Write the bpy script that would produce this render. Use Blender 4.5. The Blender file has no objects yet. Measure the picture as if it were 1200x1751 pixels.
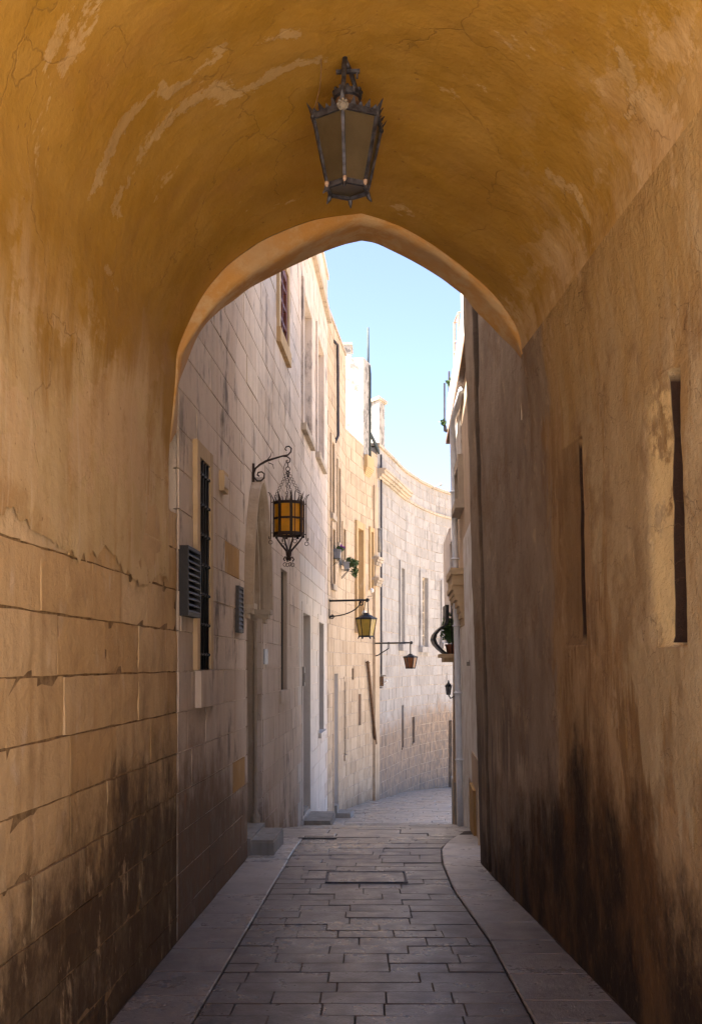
import bpy, math, random
from mathutils import Vector, Matrix, noise as mnoise
random.seed(11)
R = math.radians
SC = bpy.context.scene
COL = SC.collection

# ------------------------------------------------------------------ camera, sky, sun, exposure
F, CX, HY, CH = 1900.0, 600.0, 1134.0, 1.7          # focal length in px of the 1200 px wide photo, principal x, horizon y, eye height
cam_d = bpy.data.cameras.new('camera'); cam = bpy.data.objects.new('camera', cam_d); COL.objects.link(cam)
cam.location = (0, 0, CH); cam.rotation_euler = (R(90), 0, 0)
cam_d.sensor_fit = 'AUTO'; cam_d.sensor_width = 36.0; cam_d.lens = F / 1751 * 36
cam_d.shift_y = (HY - 875.5) / 1751
cam_d.clip_start = 0.05; cam_d.clip_end = 2000
SC.camera = cam
SUN_EL, SUN_AZ = 61, 250                             # azimuth clockwise from +Y: behind the camera, on the left
w = bpy.data.worlds.new('World'); SC.world = w; w.use_nodes = True
nt = w.node_tree; nt.nodes.clear()
sky = nt.nodes.new('ShaderNodeTexSky'); sky.sky_type = 'NISHITA'; sky.sun_disc = False
sky.sun_elevation = R(SUN_EL); sky.sun_rotation = R(SUN_AZ); sky.air_density = 0.36; sky.dust_density = 2.0; sky.ozone_density = 1.0
bg = nt.nodes.new('ShaderNodeBackground'); bg.inputs[1].default_value = 0.10
out = nt.nodes.new('ShaderNodeOutputWorld')
nt.links.new(sky.outputs[0], bg.inputs[0]); nt.links.new(bg.outputs[0], out.inputs[0])
sd = bpy.data.lights.new('sun', 'SUN'); sun = bpy.data.objects.new('sun', sd); COL.objects.link(sun)
sd.energy = 5.0; sd.angle = R(0.5); sd.color = (1.0, 0.93, 0.83)
a, e = R(SUN_AZ), R(SUN_EL)
sun_dir = Vector((math.sin(a) * math.cos(e), math.cos(a) * math.cos(e), math.sin(e)))
sun.rotation_euler = sun_dir.to_track_quat('Z', 'Y').to_euler(); sun.location = (-20, -20, 30)
vs = SC.view_settings
vs.view_transform = 'Standard'; vs.look = 'None'; vs.gamma = 1.0; vs.use_curve_mapping = False
vs.exposure = 2.9
cy = SC.cycles
cy.max_bounces = 12; cy.diffuse_bounces = 10; cy.glossy_bounces = 4; cy.transmission_bounces = 6; cy.transparent_max_bounces = 6
cy.use_denoising = True; cy.caustics_reflective = False; cy.caustics_refractive = False; cy.sample_clamp_indirect = 6.0

# ------------------------------------------------------------------ node helpers
class NT:
    def __init__(s, name):
        s.m = bpy.data.materials.new(name); s.m.use_nodes = True
        s.t = s.m.node_tree; s.t.nodes.clear()
        s.o = s.n('ShaderNodeOutputMaterial'); s.b = s.n('ShaderNodeBsdfPrincipled')
        s.t.links.new(s.b.outputs[0], s.o.inputs[0])
        s.b.inputs['Specular IOR Level'].default_value = 0.25
        g = s.n('ShaderNodeNewGeometry'); s.pos = g.outputs['Position']
        sp = s.n('ShaderNodeSeparateXYZ'); s.l(s.pos, sp.inputs[0]); s.x, s.y, s.z = sp.outputs
    def n(s, k): return s.t.nodes.new(k)
    def l(s, a, b): s.t.links.new(a, b)
    def put(s, sock, v):
        if v is None: return
        if isinstance(v, bpy.types.NodeSocket): s.l(v, sock)
        elif isinstance(v, (tuple, list)) and sock.type == 'RGBA' and len(v) == 3: sock.default_value = (*v, 1)
        else: sock.default_value = v
    def mp(s, sc, loc=(0, 0, 0)):
        n = s.n('ShaderNodeMapping'); s.l(s.pos, n.inputs[0]); n.inputs['Scale'].default_value = sc; n.inputs['Location'].default_value = loc
        return n.outputs[0]
    def noise(s, scale, detail=4, rough=0.55, vec=None, dist=0.0):
        n = s.n('ShaderNodeTexNoise'); s.l(vec or s.pos, n.inputs['Vector'])
        n.inputs['Scale'].default_value = scale; n.inputs['Detail'].default_value = detail; n.inputs['Roughness'].default_value = rough
        n.inputs['Distortion'].default_value = dist
        return n.outputs[0]
    def vor(s, scale, vec=None, feat='DISTANCE_TO_EDGE'):
        n = s.n('ShaderNodeTexVoronoi'); n.feature = feat; s.l(vec or s.pos, n.inputs['Vector']); n.inputs['Scale'].default_value = scale
        return n.outputs[0]
    def m_(s, op, a, b=None, c=None, clamp=False):
        n = s.n('ShaderNodeMath'); n.operation = op; n.use_clamp = clamp
        s.put(n.inputs[0], a); s.put(n.inputs[1], b); s.put(n.inputs[2], c)
        return n.outputs[0]
    def rng(s, v, a, b, c=0.0, d=1.0, smooth=True):
        n = s.n('ShaderNodeMapRange'); n.interpolation_type = 'SMOOTHSTEP' if smooth else 'LINEAR'
        s.put(n.inputs[0], v)
        for i, q in enumerate((a, b, c, d)): s.put(n.inputs[i + 1], q)
        return n.outputs[0]
    def mix(s, f, a, b, mode='MIX'):
        n = s.n('ShaderNodeMix'); n.data_type = 'RGBA'; n.blend_type = mode
        s.put(n.inputs[0], f); s.put(n.inputs[6], a); s.put(n.inputs[7], b)
        return n.outputs[2]
    def ramp(s, v, stops):
        n = s.n('ShaderNodeValToRGB'); s.l(v, n.inputs[0]); el = n.color_ramp.elements
        while len(el) < len(stops): el.new(0.5)
        for q, (p, c) in zip(el, stops): q.position = p; q.color = (*c, 1) if len(c) == 3 else c
        return n.outputs[0]
    def curve(s, v, lo, hi, pts):
        """piecewise-linear function of v given as (v, value 0..2) pairs"""
        t = s.rng(v, lo, hi, 0, 1, smooth=False)
        return s.m_('MULTIPLY', s.ramp(t, [((p - lo) / (hi - lo), (q / 2,) * 3) for p, q in pts]), 2.0)
    def attr(s, name):
        n = s.n('ShaderNodeAttribute'); n.attribute_name = name
        return n.outputs['Fac']
    def bump(s, h, strength=0.4, dist=0.01, prev=None):
        n = s.n('ShaderNodeBump'); n.inputs['Strength'].default_value = strength; n.inputs['Distance'].default_value = dist
        s.l(h, n.inputs['Height'])
        if prev: s.l(prev, n.inputs['Normal'])
        return n.outputs[0]
    def done(s, col=None, rough=None, normal=None, metal=None, **kw):
        s.put(s.b.inputs['Base Color'], col); s.put(s.b.inputs['Roughness'], rough)
        if normal: s.l(normal, s.b.inputs['Normal'])
        s.put(s.b.inputs['Metallic'], metal)
        for k, v in kw.items(): s.put(s.b.inputs[k], v)
        return s.m

FLOORP = [(-60, 0), (10.3, 0), (12, -.09), (15.6, -.57), (19.5, -1.10), (24, -1.33), (29, -1.65), (33, -1.98), (60, -4.5), (400, -4.5)]
def floor_z(y):
    for (a, za), (b, zb) in zip(FLOORP, FLOORP[1:]):
        if y <= b: return za + (zb - za) * max(0, (y - a)) / (b - a)
    return FLOORP[-1][1]
def floor_node(s):                       # height above the sloping street
    f = s.curve(s.y, 0, 40, [(0, 2 - 0.0), (10.3, 2 - 0.0), (15.6, 2 - .57), (19.5, .90), (24, .67), (33, .02), (40, 0.0)])
    return s.m_('SUBTRACT', s.z, s.m_('SUBTRACT', f, 2.0))

# ------------------------------------------------------------------ materials
def stone_mat(name, cols, dirt=(0.10, 0.075, 0.055), damp=(0.05, 0.032, 0.022), damp_h=None, streak=0.5, bump=0.5, black=0.0, pits=0.0, smear=0.0):
    s = NT(name)
    t = s.attr('tint')
    n1 = s.noise(0.9, 5, 0.6)
    base = s.ramp(s.m_('ADD', s.m_('MULTIPLY', t, 0.7), s.m_('MULTIPLY', n1, 0.3)), [(i / (len(cols) - 1), c) for i, c in enumerate(cols)])
    st = s.noise(1.0, 5, 0.6, s.mp((7, 7, 0.55)))
    base = s.mix(s.m_('MULTIPLY', s.rng(st, 0.5, 0.72), streak), base, dirt, 'MIX') if streak else base
    blot = s.noise(3.3, 6, 0.65)
    base = s.mix(s.m_('MULTIPLY', s.rng(blot, 0.45, 0.8), 0.45), base, tuple(c * 0.55 for c in cols[0]))
    pale = s.noise(5.1, 4, 0.6, s.mp((1.5, 1.5, 0.7), (3, 1, 7)))
    base = s.mix(s.m_('MULTIPLY', s.rng(pale, 0.56, 0.75), 0.35), base, (0.62, 0.54, 0.45))
    if black:
        b1 = s.noise(2.2, 7, 0.72, s.mp((1.4, 1.4, 0.6), (9, 2, 3))); b2 = s.noise(0.35, 3, 0.5, s.mp((1, 1, 1), (4, 4, 4)))
        base = s.mix(s.m_('MULTIPLY', s.m_('MULTIPLY', s.rng(b1, 0.52, 0.66), s.rng(b2, 0.38, 0.6)), black), base, (0.10, 0.085, 0.08))
    if pits:
        v = s.noise(26, 4, 0.7, s.mp((1, 1, 0.6)))
        base = s.mix(s.m_('MULTIPLY', s.rng(v, 0.60, 0.70), pits), base, (0.11, 0.09, 0.075))
    if damp_h:
        h = floor_node(s)
        hs = s.curve(s.y, 0, 40, damp_h)
        dn = s.noise(1.5, 7, 0.68, s.mp((1.3, 1.3, 1.0)))
        q = s.m_('ADD', s.m_('SUBTRACT', hs, h), s.m_('MULTIPLY', s.m_('SUBTRACT', dn, 0.5), 1.1))
        mot = s.noise(5, 7, 0.74, s.mp((1.3, 1.3, 0.8)))
        base = s.mix(s.m_('MULTIPLY', s.rng(s.m_('ADD', q, s.m_('MULTIPLY', s.m_('SUBTRACT', mot, .5), .9)), -0.15, 0.5), s.rng(mot, 0.3, 0.6, 0.66, 0.96)), base, s.mix(s.rng(mot, 0.35, 0.7), damp, tuple(c * 2.6 for c in damp)))
    if smear:
        sm = s.noise(1.0, 7, .74, s.mp((7, 7, 2.4), (2, 5, 3)))
        base = s.mix(s.m_('MULTIPLY', s.rng(sm, .57, .66), smear), base, (.60, .44, .25))
        big = s.noise(.75, 5, .6, s.mp((1, 1, 1), (5, 2, 2)))
        base = s.mix(s.m_('MULTIPLY', s.rng(big, .5, .72), .45), base, (.36, .21, .08))
        sc = s.noise(1.0, 7, .78, s.mp((12, 12, 8), (1, 1, 1)))
        base = s.mix(s.m_('MULTIPLY', s.rng(sc, .64, .70), .35), base, (.55, .43, .29))
    fine = s.noise(60, 5, 0.7); med = s.noise(9, 6, 0.65)
    nn = s.bump(med, bump, 0.02); nn = s.bump(fine, bump * 0.7, 0.004, nn)
    return s.done(base, 0.88, nn)

def simple(name, c, rough=.6, metal=0.0, var=.35, scale=12, bump=.25, c2=None, spec=.4):
    s = NT(name); n = s.noise(scale, 5, .65)
    return s.done(s.mix(s.rng(n, .35, .68), c, c2 or tuple(q * (1 - var) for q in c)), rough, s.bump(n, bump, .004), metal, **{'Specular IOR Level': spec})
M = {}
DAMP_L = [(0, .9), (3.9, .98), (5.4, 1.28), (6.6, 1.36), (7.6, 1.15), (9.6, .8), (12, .35), (20, .25), (33, .4), (40, .4)]
M['stone_gold'] = stone_mat('limestone_gold', [(.38, .235, .10), (.55, .37, .18), (.60, .43, .24), (.68, .52, .32)], dirt=(.30, .18, .07), damp=(.034, .019, .009), damp_h=DAMP_L, streak=.4, bump=.8, smear=.6)
M['stone_house'] = stone_mat('limestone_pale', [(.58, .49, .41), (.63, .54, .46), (.54, .45, .37), (.67, .59, .51)], dirt=(.45, .33, .24), damp=(.085, .052, .030), damp_h=DAMP_L, streak=.65, bump=.6, black=.85, pits=.3)
M['stone_grey'] = stone_mat('limestone_clean', [(.55, .52, .48), (.60, .56, .52), (.57, .51, .45)], dirt=(.30, .26, .22), damp=(.12, .09, .07), damp_h=[(0, .2), (40, .2)], streak=.25, bump=.3)
M['stone_ochre'] = stone_mat('limestone_ochre', [(.40, .24, .09), (.48, .30, .12)], streak=.2, bump=1.0, pits=.5)
M['stone_warm'] = stone_mat('limestone_warm', [(.49, .38, .262), (.54, .425, .30), (.45, .34, .23), (.58, .465, .34)], dirt=(.30, .19, .10), damp=(.13, .09, .06), damp_h=[(0, .3), (18, .3), (26, .35), (40, .3)], streak=.5, bump=.6, black=.5, pits=.5)
M['stone_white'] = stone_mat('limestone_white', [(.35, .332, .315), (.39, .372, .355), (.32, .30, .28), (.43, .415, .40)], dirt=(.34, .27, .21), damp=(.16, .115, .08), damp_h=[(0, 1.0), (24, 1.6), (33, 2.6), (40, 2.6)], streak=.4, bump=.7, black=.6, pits=.8)
def tower_mat():
    s = NT('patchy_whitewash'); n = s.noise(4.5, 8, .75); b = s.noise(.8, 3, .5); st = s.noise(1.0, 6, .7, s.mp((9, 9, .8)))
    c = s.mix(s.rng(n, .35, .65), (.36, .335, .30), (.42, .40, .365))
    c = s.mix(s.m_('MULTIPLY', s.m_('MULTIPLY', s.rng(n, .50, .56), s.rng(b, .42, .58)), .8), c, (.12, .105, .095))
    c = s.mix(s.m_('MULTIPLY', s.rng(st, .56, .66), .5), c, (.20, .175, .15))
    return s.done(c, .92, s.bump(n, .7, .02))
M['tower'] = tower_mat()
M['render_bright'] = simple('peeling_whitewash', (.76, .73, .69), .9, scale=3.5, c2=(.56, .49, .42), bump=.5)
M['stone_arch'] = stone_mat('limestone_arch', [(.36, .285, .205), (.43, .345, .26)], dirt=(.22, .16, .11), streak=.5, bump=.6, pits=.4)
M['stone_cornice'] = stone_mat('limestone_cornice', [(.42, .35, .27), (.49, .41, .32)], streak=.5, bump=.5, black=.7, pits=.5)
M['reveal'] = stone_mat('limestone_reveal', [(.52, .38, .22), (.55, .42, .27)], streak=.3, bump=.4)
M['reveal_gold'] = stone_mat('limestone_reveal_gold', [(.47, .32, .16), (.53, .375, .20)], streak=.3, bump=.5)
M['step'] = stone_mat('step_stone', [(.27, .25, .22), (.33, .31, .28)], dirt=(.15, .12, .09), streak=.5, bump=.5)

def mortar(name, c, c2):
    s = NT(name); n = s.noise(14, 5, 0.7); f = s.noise(70, 4, 0.7)
    return s.done(s.mix(s.rng(n, .35, .65), c, c2), .95, s.bump(f, .6, .006))
M['mortar_dark'] = mortar('mortar_dark', (.17, .105, .05), (.33, .22, .11))
M['mortar'] = mortar('mortar_house', (.52, .44, .36), (.74, .67, .59))
M['mortar_far'] = mortar('mortar_far', (.26, .20, .15), (.52, .44, .35))

def vault_mat():
    s = NT('ochre_limewash')
    n1 = s.noise(0.8, 6, 0.6); n2 = s.noise(3.0, 7, 0.65, s.mp((1, 0.7, 1))); st = s.noise(1.0, 6, 0.65, s.mp((5, 5, .8)))
    pla0 = None; och = s.mix(s.rng(n2, .3, .7), (.34, .188, .022), (.40, .235, .05))
    och = s.mix(s.m_('MULTIPLY', s.rng(n1, .5, .75), .6), och, (.30, .16, .026))
    pla = s.mix(s.rng(n2, .35, .65), (.54, .395, .20), (.60, .46, .26))
    pla = s.mix(s.rng(s.x, .55, 1.0), pla, s.mix(s.rng(n2, .35, .65), (.46, .30, .12), (.53, .37, .18)))
    pla = s.mix(s.m_('MULTIPLY', s.rng(st, .5, .7), .6), pla, (.45, .26, .09))
    pla = s.mix(s.m_('MULTIPLY', s.rng(s.noise(6, 5, .7, s.mp((1, 1, .35))), .6, .72), .7), pla, (.62, .49, .32))
    # limewash still covers the crown; it has worn off the haunches in ragged patches
    lim = s.rng(s.x, -.3, .35, 2.95, 3.72)
    h = s.m_('ADD', s.m_('SUBTRACT', s.z, lim), s.m_('ADD', s.m_('MULTIPLY', s.m_('SUBTRACT', n1, .5), 1.0), s.m_('MULTIPLY', s.m_('SUBTRACT', st, .5), .9)))
    col = s.mix(s.rng(h, -.10, .32), pla, och)
    # flakes of bare plaster, more of them on the side towards the end arch
    fl = s.noise(2.1, 8, .7, s.mp((1, 1.6, 1), (1.3, 5, 2)))
    col = s.mix(s.m_('MULTIPLY', s.rng(s.m_('ADD', fl, s.m_('MULTIPLY', s.m_('SUBTRACT', s.noise(22, 5, .7), .5), .12)), .635, .665), .6), col, s.mix(s.rng(n2, .4, .6), (.50, .34, .16), (.58, .43, .24)))
    tr = s.noise(1.0, 8, .72, s.mp((2.6, 1.2, 2.0), (4, 4, 9)))
    band = s.rng(s.m_('ABSOLUTE', s.m_('ADD', h, .22)), .75, .0)
    col = s.mix(s.m_('MULTIPLY', s.m_('MULTIPLY', s.rng(tr, .50, .53), band), .75), col, (.60, .43, .25))
    col = s.mix(s.m_('MULTIPLY', s.rng(s.noise(1.7, 7, .7, s.mp((1, 1, 1), (7, 7, 7))), .52, .68), .45), col, (.36, .19, .05))
    vs_ = s.noise(1.0, 7, .7, s.mp((14, 14, 1.3), (1, 2, 3)))
    col = s.mix(s.m_('MULTIPLY', s.m_('MULTIPLY', s.rng(vs_, .55, .64), s.rng(h, .2, -.3)), .6), col, (.63, .50, .33))
    sp = s.noise(24, 3, .5); col = s.mix(s.m_('MULTIPLY', s.rng(sp, .70, .74), .6), col, (.20, .10, .03))
    med = s.noise(4.5, 6, .6); fine = s.noise(38, 5, .65); ln = s.noise(9, 4, .6, s.mp((1, .3, 1)))
    ck = s.m_('ADD', s.attr('crack'), s.m_('ADD', s.m_('MULTIPLY', s.m_('SUBTRACT', s.noise(5, 7, .75), .5), 2.0), s.m_('MULTIPLY', s.m_('SUBTRACT', s.noise(20, 6, .78), .5), 1.6)))
    ck = s.m_('MULTIPLY', s.rng(ck, .42, .56), s.rng(s.attr('crack'), .02, .15))
    col = s.mix(s.m_('MULTIPLY', ck, .55), col, s.mix(s.rng(n2, .35, .65), (.47, .335, .175), (.55, .41, .235)))
    wv = s.n('ShaderNodeVectorMath'); wv.operation = 'ADD'; s.l(s.pos, wv.inputs[0])
    wn = s.n('ShaderNodeTexNoise'); s.l(s.pos, wn.inputs[0]); wn.inputs['Scale'].default_value = 2.2; wn.inputs['Detail'].default_value = 7
    ws = s.n('ShaderNodeVectorMath'); ws.operation = 'SCALE'; s.l(wn.outputs[1], ws.inputs[0]); ws.inputs[3].default_value = .7; s.l(ws.outputs[0], wv.inputs[1])
    hc = s.m_('MULTIPLY', s.rng(s.vor(1.1, wv.outputs[0]), .007, .0), s.rng(s.noise(1.1, 4, .6, s.mp((1, 1, 1), (6, 2, 9))), .46, .56))
    col = s.mix(s.m_('MULTIPLY', hc, .38), col, (.16, .085, .025))
    nn = s.bump(med, .6, .03); nn = s.bump(ln, .25, .012, nn); nn = s.bump(fine, .6, .005, nn); nn = s.bump(ck, .4, .006, nn); nn = s.bump(s.m_('SUBTRACT', 1.0, hc), .5, .004, nn)
    return s.done(col, .86, nn)
M['vault'] = vault_mat()

def rib_mat():
    s = NT('rib_plaster'); n = s.noise(6, 7, .7); f = s.noise(40, 5, .7); n1 = s.noise(1.5, 4)
    c = s.mix(s.rng(n, .42, .62), (.52, .28, .085), (.60, .42, .23)); c = s.mix(s.m_('MULTIPLY', s.rng(n1, .45, .7), .7), c, (.44, .30, .17))
    return s.done(c, .88, s.bump(f, .5, .005, s.bump(n, .5, .02)))
M['rib'] = rib_mat()

def rwall_mat():
    s = NT('worn_plaster')
    n1 = s.noise(0.9, 6, .62); n2 = s.noise(2.6, 7, .66, s.mp((1, 1, .55))); st = s.noise(1.0, 7, .7, s.mp((5, 5, .9)))
    drip = s.noise(1.0, 5, .6, s.mp((5.5, 5.5, .45), (2, 7, 1)))
    tan = s.mix(s.rng(n2, .32, .68), (.34, .215, .105), (.44, .30, .165))
    tan = s.mix(s.m_('MULTIPLY', s.rng(st, .48, .60), .8), tan, (.23, .13, .05))
    tan = s.mix(s.m_('MULTIPLY', s.rng(s.noise(1.0, 7, .7, s.mp((7, 7, 1.1), (5, 5, 5))), .60, .70), .8), tan, (.52, .31, .075))
    pink = s.mix(s.rng(n2, .35, .65), (.41, .30, .17), (.47, .36, .22))
    pink = s.mix(s.m_('MULTIPLY', s.rng(s.noise(1.0, 7, .72, s.mp((4, 4, .9), (4, 8, 2))), .52, .60), .7), pink, (.33, .20, .075))
    # pale coat flaked away lower down, hanging on above in drips
    up = s.m_('ADD', s.m_('SUBTRACT', s.z, s.rng(s.y, 4.7, 6.9, 1.15, 3.75)), s.m_('ADD', s.m_('MULTIPLY', s.m_('SUBTRACT', drip, .5), 2.6), s.m_('MULTIPLY', s.m_('SUBTRACT', n1, .5), .5)))
    col = s.mix(s.rng(up, -.06, .08), tan, pink)
    och2 = s.m_('ADD', s.m_('SUBTRACT', s.z, 3.15), s.m_('ADD', s.m_('MULTIPLY', s.m_('SUBTRACT', st, .5), 1.8), s.m_('MULTIPLY', s.m_('SUBTRACT', n1, .5), 1.0)))
    col = s.mix(s.m_('MULTIPLY', s.m_('MULTIPLY', s.rng(och2, -.35, .45), s.rng(s.y, 6.9, 6.2)), .85), col, (.43, .285, .115))
    grey = s.mix(s.rng(n2, .35, .65), (.25, .19, .145), (.35, .28, .22))
    g = s.m_('ADD', s.m_('SUBTRACT', s.y, 6.55), s.m_('MULTIPLY', s.m_('SUBTRACT', s.noise(1.1, 6, .6, s.mp((1, 1.5, .6), (8, 1, 1))), .5), 3.4))
    col = s.mix(s.m_('MULTIPLY', s.rng(g, -.08, .16), .85), col, grey)
    low = s.m_('ADD', s.m_('SUBTRACT', 1.45, s.z), s.m_('MULTIPLY', s.m_('SUBTRACT', drip, .5), 3.0))
    pm = s.m_('MULTIPLY', s.rng(low, .55, .60), s.rng(s.y, 6.9, 7.3))
    pm = s.m_('MULTIPLY', pm, s.rng(s.z, .75, .95))
    col = s.mix(s.m_('MULTIPLY', pm, .85), col, (.50, .39, .28))
    # damp at the foot with ragged drips
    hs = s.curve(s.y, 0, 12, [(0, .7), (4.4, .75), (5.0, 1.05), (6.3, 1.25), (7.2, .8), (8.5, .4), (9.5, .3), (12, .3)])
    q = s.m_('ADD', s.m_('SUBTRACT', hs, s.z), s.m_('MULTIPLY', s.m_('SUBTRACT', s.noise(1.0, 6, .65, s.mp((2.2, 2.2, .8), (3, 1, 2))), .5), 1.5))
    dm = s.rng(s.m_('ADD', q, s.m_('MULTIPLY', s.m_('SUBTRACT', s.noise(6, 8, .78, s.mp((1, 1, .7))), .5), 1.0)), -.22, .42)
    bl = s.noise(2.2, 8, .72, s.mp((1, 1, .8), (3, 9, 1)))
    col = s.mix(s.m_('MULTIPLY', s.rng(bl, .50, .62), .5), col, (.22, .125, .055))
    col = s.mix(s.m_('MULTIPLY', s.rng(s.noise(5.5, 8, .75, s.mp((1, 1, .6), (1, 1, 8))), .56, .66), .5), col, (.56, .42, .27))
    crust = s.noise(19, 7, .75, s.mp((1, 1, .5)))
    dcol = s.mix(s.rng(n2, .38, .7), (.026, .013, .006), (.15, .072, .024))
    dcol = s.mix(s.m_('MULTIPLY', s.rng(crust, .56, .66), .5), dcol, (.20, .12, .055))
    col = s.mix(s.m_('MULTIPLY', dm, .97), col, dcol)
    gr = s.m_('MULTIPLY', s.rng(s.noise(1.0, 6, .65, s.mp((5, 5, .45), (1, 9, 2))), .48, .6), s.m_('MULTIPLY', s.rng(s.y, 7.2, 8.2), s.rng(s.z, 1.8, .9)))
    col = s.mix(s.m_('MULTIPLY', gr, .7), col, (.11, .085, .075))
    # dirt in the groove by the outer corner, yellow limewash left in the near niche, a darker tint in the far one
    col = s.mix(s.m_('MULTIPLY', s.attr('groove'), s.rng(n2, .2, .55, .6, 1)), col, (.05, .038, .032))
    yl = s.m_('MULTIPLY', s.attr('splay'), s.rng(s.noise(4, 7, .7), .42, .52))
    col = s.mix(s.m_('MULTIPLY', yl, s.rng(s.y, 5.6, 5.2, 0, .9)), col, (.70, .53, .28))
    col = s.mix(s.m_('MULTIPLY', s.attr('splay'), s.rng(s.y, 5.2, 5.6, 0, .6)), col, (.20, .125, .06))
    col = s.mix(s.attr('slit'), col, (.035, .018, .012))  # shade of the deep slit painted onto its sides
    crk = s.vor(2.0, s.mp((1.3, 1.3, 2.1)));
    vv = s.n('ShaderNodeTexVoronoi'); vv.feature = 'DISTANCE_TO_EDGE'; vv.inputs['Scale'].default_value = 5.5
    wob = s.n('ShaderNodeVectorMath'); wob.operation = 'ADD'; s.l(s.pos, wob.inputs[0])
    nz = s.n('ShaderNodeTexNoise'); s.l(s.pos, nz.inputs[0]); nz.inputs['Scale'].default_value = 4; nz.inputs['Detail'].default_value = 6
    sc_ = s.n('ShaderNodeVectorMath'); sc_.operation = 'SCALE'; s.l(nz.outputs[1], sc_.inputs[0]); sc_.inputs[3].default_value = .35
    s.l(sc_.outputs[0], wob.inputs[1]); s.l(wob.outputs[0], vv.inputs['Vector'])
    ck = s.m_('MULTIPLY', s.rng(vv.outputs[0], .018, .0), s.rng(s.noise(2.4, 4, .6, s.mp((1, 1, 1), (7, 3, 5))), .5, .6))
    col = s.mix(s.m_('MULTIPLY', ck, .55), col, (.12, .07, .04))
    med = s.noise(5, 7, .66); fine = s.noise(45, 6, .7)
    nn = s.bump(med, .8, .035); nn = s.bump(s.noise(16, 6, .7), .6, .012, nn); nn = s.bump(fine, .8, .006, nn); nn = s.bump(s.m_('SUBTRACT', 1.0, ck), .5, .004, nn)
    return s.done(col, .88, nn)
M['rwall'] = rwall_mat()

def crack_mat():
    s = NT('grey_filler'); n = s.noise(7, 6, .7)
    return s.done(s.mix(s.rng(n, .35, .65), (.40, .285, .155), (.50, .37, .21)), .9, s.bump(n, .4, .01))
M['filler'] = crack_mat()

def paver_mat(name, cols, rough=(.2, .55), spec=.8, soil_shade=1.0):
    s = NT(name); t = s.attr('tint'); n = s.noise(5, 6, .65); f = s.noise(70, 4, .7); b = s.noise(.8, 4, .5)
    c = s.ramp(s.m_('ADD', s.m_('MULTIPLY', t, .75), s.m_('MULTIPLY', n, .25)), [(i / (len(cols) - 1), q) for i, q in enumerate(cols)])
    wr = s.noise(32, 5, .75); c = s.mix(s.m_('MULTIPLY', s.rng(wr, .50, .70), .22), c, tuple(min(1, q * 1.7) for q in cols[1]))
    c = s.mix(s.m_('MULTIPLY', s.rng(n, .45, .75), .5), c, tuple(q * .6 for q in cols[0]))
    c = s.mix(s.m_('MULTIPLY', s.rng(s.noise(1.3, 5, .6), .25, .7, .55, 1.0), s.rng(s.y, 6.0, 10.4, soil_shade, 0.0)), c, (.044, .022, .012))      # shade over the near floor painted in as brown, deeper towards the camera
    r = s.rng(s.m_('ADD', s.m_('MULTIPLY', n, .6), s.m_('MULTIPLY', b, .4)), .35, .65, rough[0], rough[1])
    return s.done(c, r, s.bump(f, .8, .006, s.bump(n, .7, .02)), **{'Specular IOR Level': spec, 'Coat Weight': .3, 'Coat Roughness': .32})
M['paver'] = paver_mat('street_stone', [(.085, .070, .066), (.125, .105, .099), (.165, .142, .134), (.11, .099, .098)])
M['slab'] = paver_mat('pavement_stone', [(.33, .30, .28), (.42, .39, .365), (.37, .355, .34)], soil_shade=.8)
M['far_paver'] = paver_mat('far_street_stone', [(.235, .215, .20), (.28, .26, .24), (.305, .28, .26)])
M['grout'] = mortar('grout', (.045, .033, .026), (.10, .078, .062))
M['ground'] = mortar('dusty_ground', (.44, .36, .27), (.54, .45, .35))

M['iron'] = simple('wrought_iron', (.045, .026, .020), .6, .3, scale=40, c2=(.02, .013, .012))
M['lead'] = simple('weathered_zinc', (.085, .088, .115), .55, .4, scale=30, bump=.5, c2=(.022, .020, .028))
M['black_iron'] = simple('black_painted_iron', (.018, .019, .022), .5, .3, scale=30)
M['rust'] = simple('rust_brown', (.17, .10, .055), .8, scale=20, c2=(.10, .055, .03))
M['pinkish'] = simple('worn_primer', (.42, .30, .24), .7, scale=60)
M['rosette'] = simple('pale_rosette', (.25, .23, .21), .7, scale=60)
M['dark'] = simple('dark_interior', (.012, .010, .010), .8, spec=.1)
M['dark_wood'] = simple('dark_wood', (.045, .030, .022), .6, scale=8)
M['louvre'] = simple('louvre_metal', (.022, .021, .022), .5, .2, scale=30)
M['louvre_frame'] = simple('louvre_frame', (.07, .065, .065), .6, scale=30)
M['red_wood'] = simple('red_brown_wood', (.17, .055, .035), .6, scale=10)
M['white_frame'] = simple('cream_window_paint', (.60, .50, .38), .6, scale=8)
M['pane_far'] = simple('window_glass', (.36, .37, .38), .15, scale=3, bump=0, spec=.6)
M['pane_warm'] = simple('window_glass_warm', (.45, .33, .18), .25, scale=3, bump=0, spec=.6)
M['white_pipe'] = simple('white_plastic_pipe', (.74, .78, .84), .4, var=.08)
M['grey_pipe'] = simple('grey_pipe', (.30, .28, .25), .6)
M['dark_pipe'] = simple('dark_pipe', (.05, .045, .055), .6)
M['green_metal'] = simple('green_grey_metal', (.045, .06, .06), .8, 0.0)
M['render_white'] = simple('whitewash', (.54, .51, .47), .9, scale=2.2, c2=(.58, .51, .44), bump=.4)
M['limewash_far'] = stone_mat('whitewashed_stone', [(.40, .37, .33), (.45, .42, .38)], dirt=(.22, .19, .16), streak=.5, bump=.7, black=1.0, pits=.6)
M['render_lilac'] = simple('pale_render', (.66, .60, .55), .9, scale=2.5, c2=(.55, .48, .43), bump=.3)
M['render_tan'] = stone_mat('tan_render', [(.50, .37, .25), (.55, .42, .30)], dirt=(.22, .155, .11), streak=.6, bump=.5, black=.6)
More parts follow.
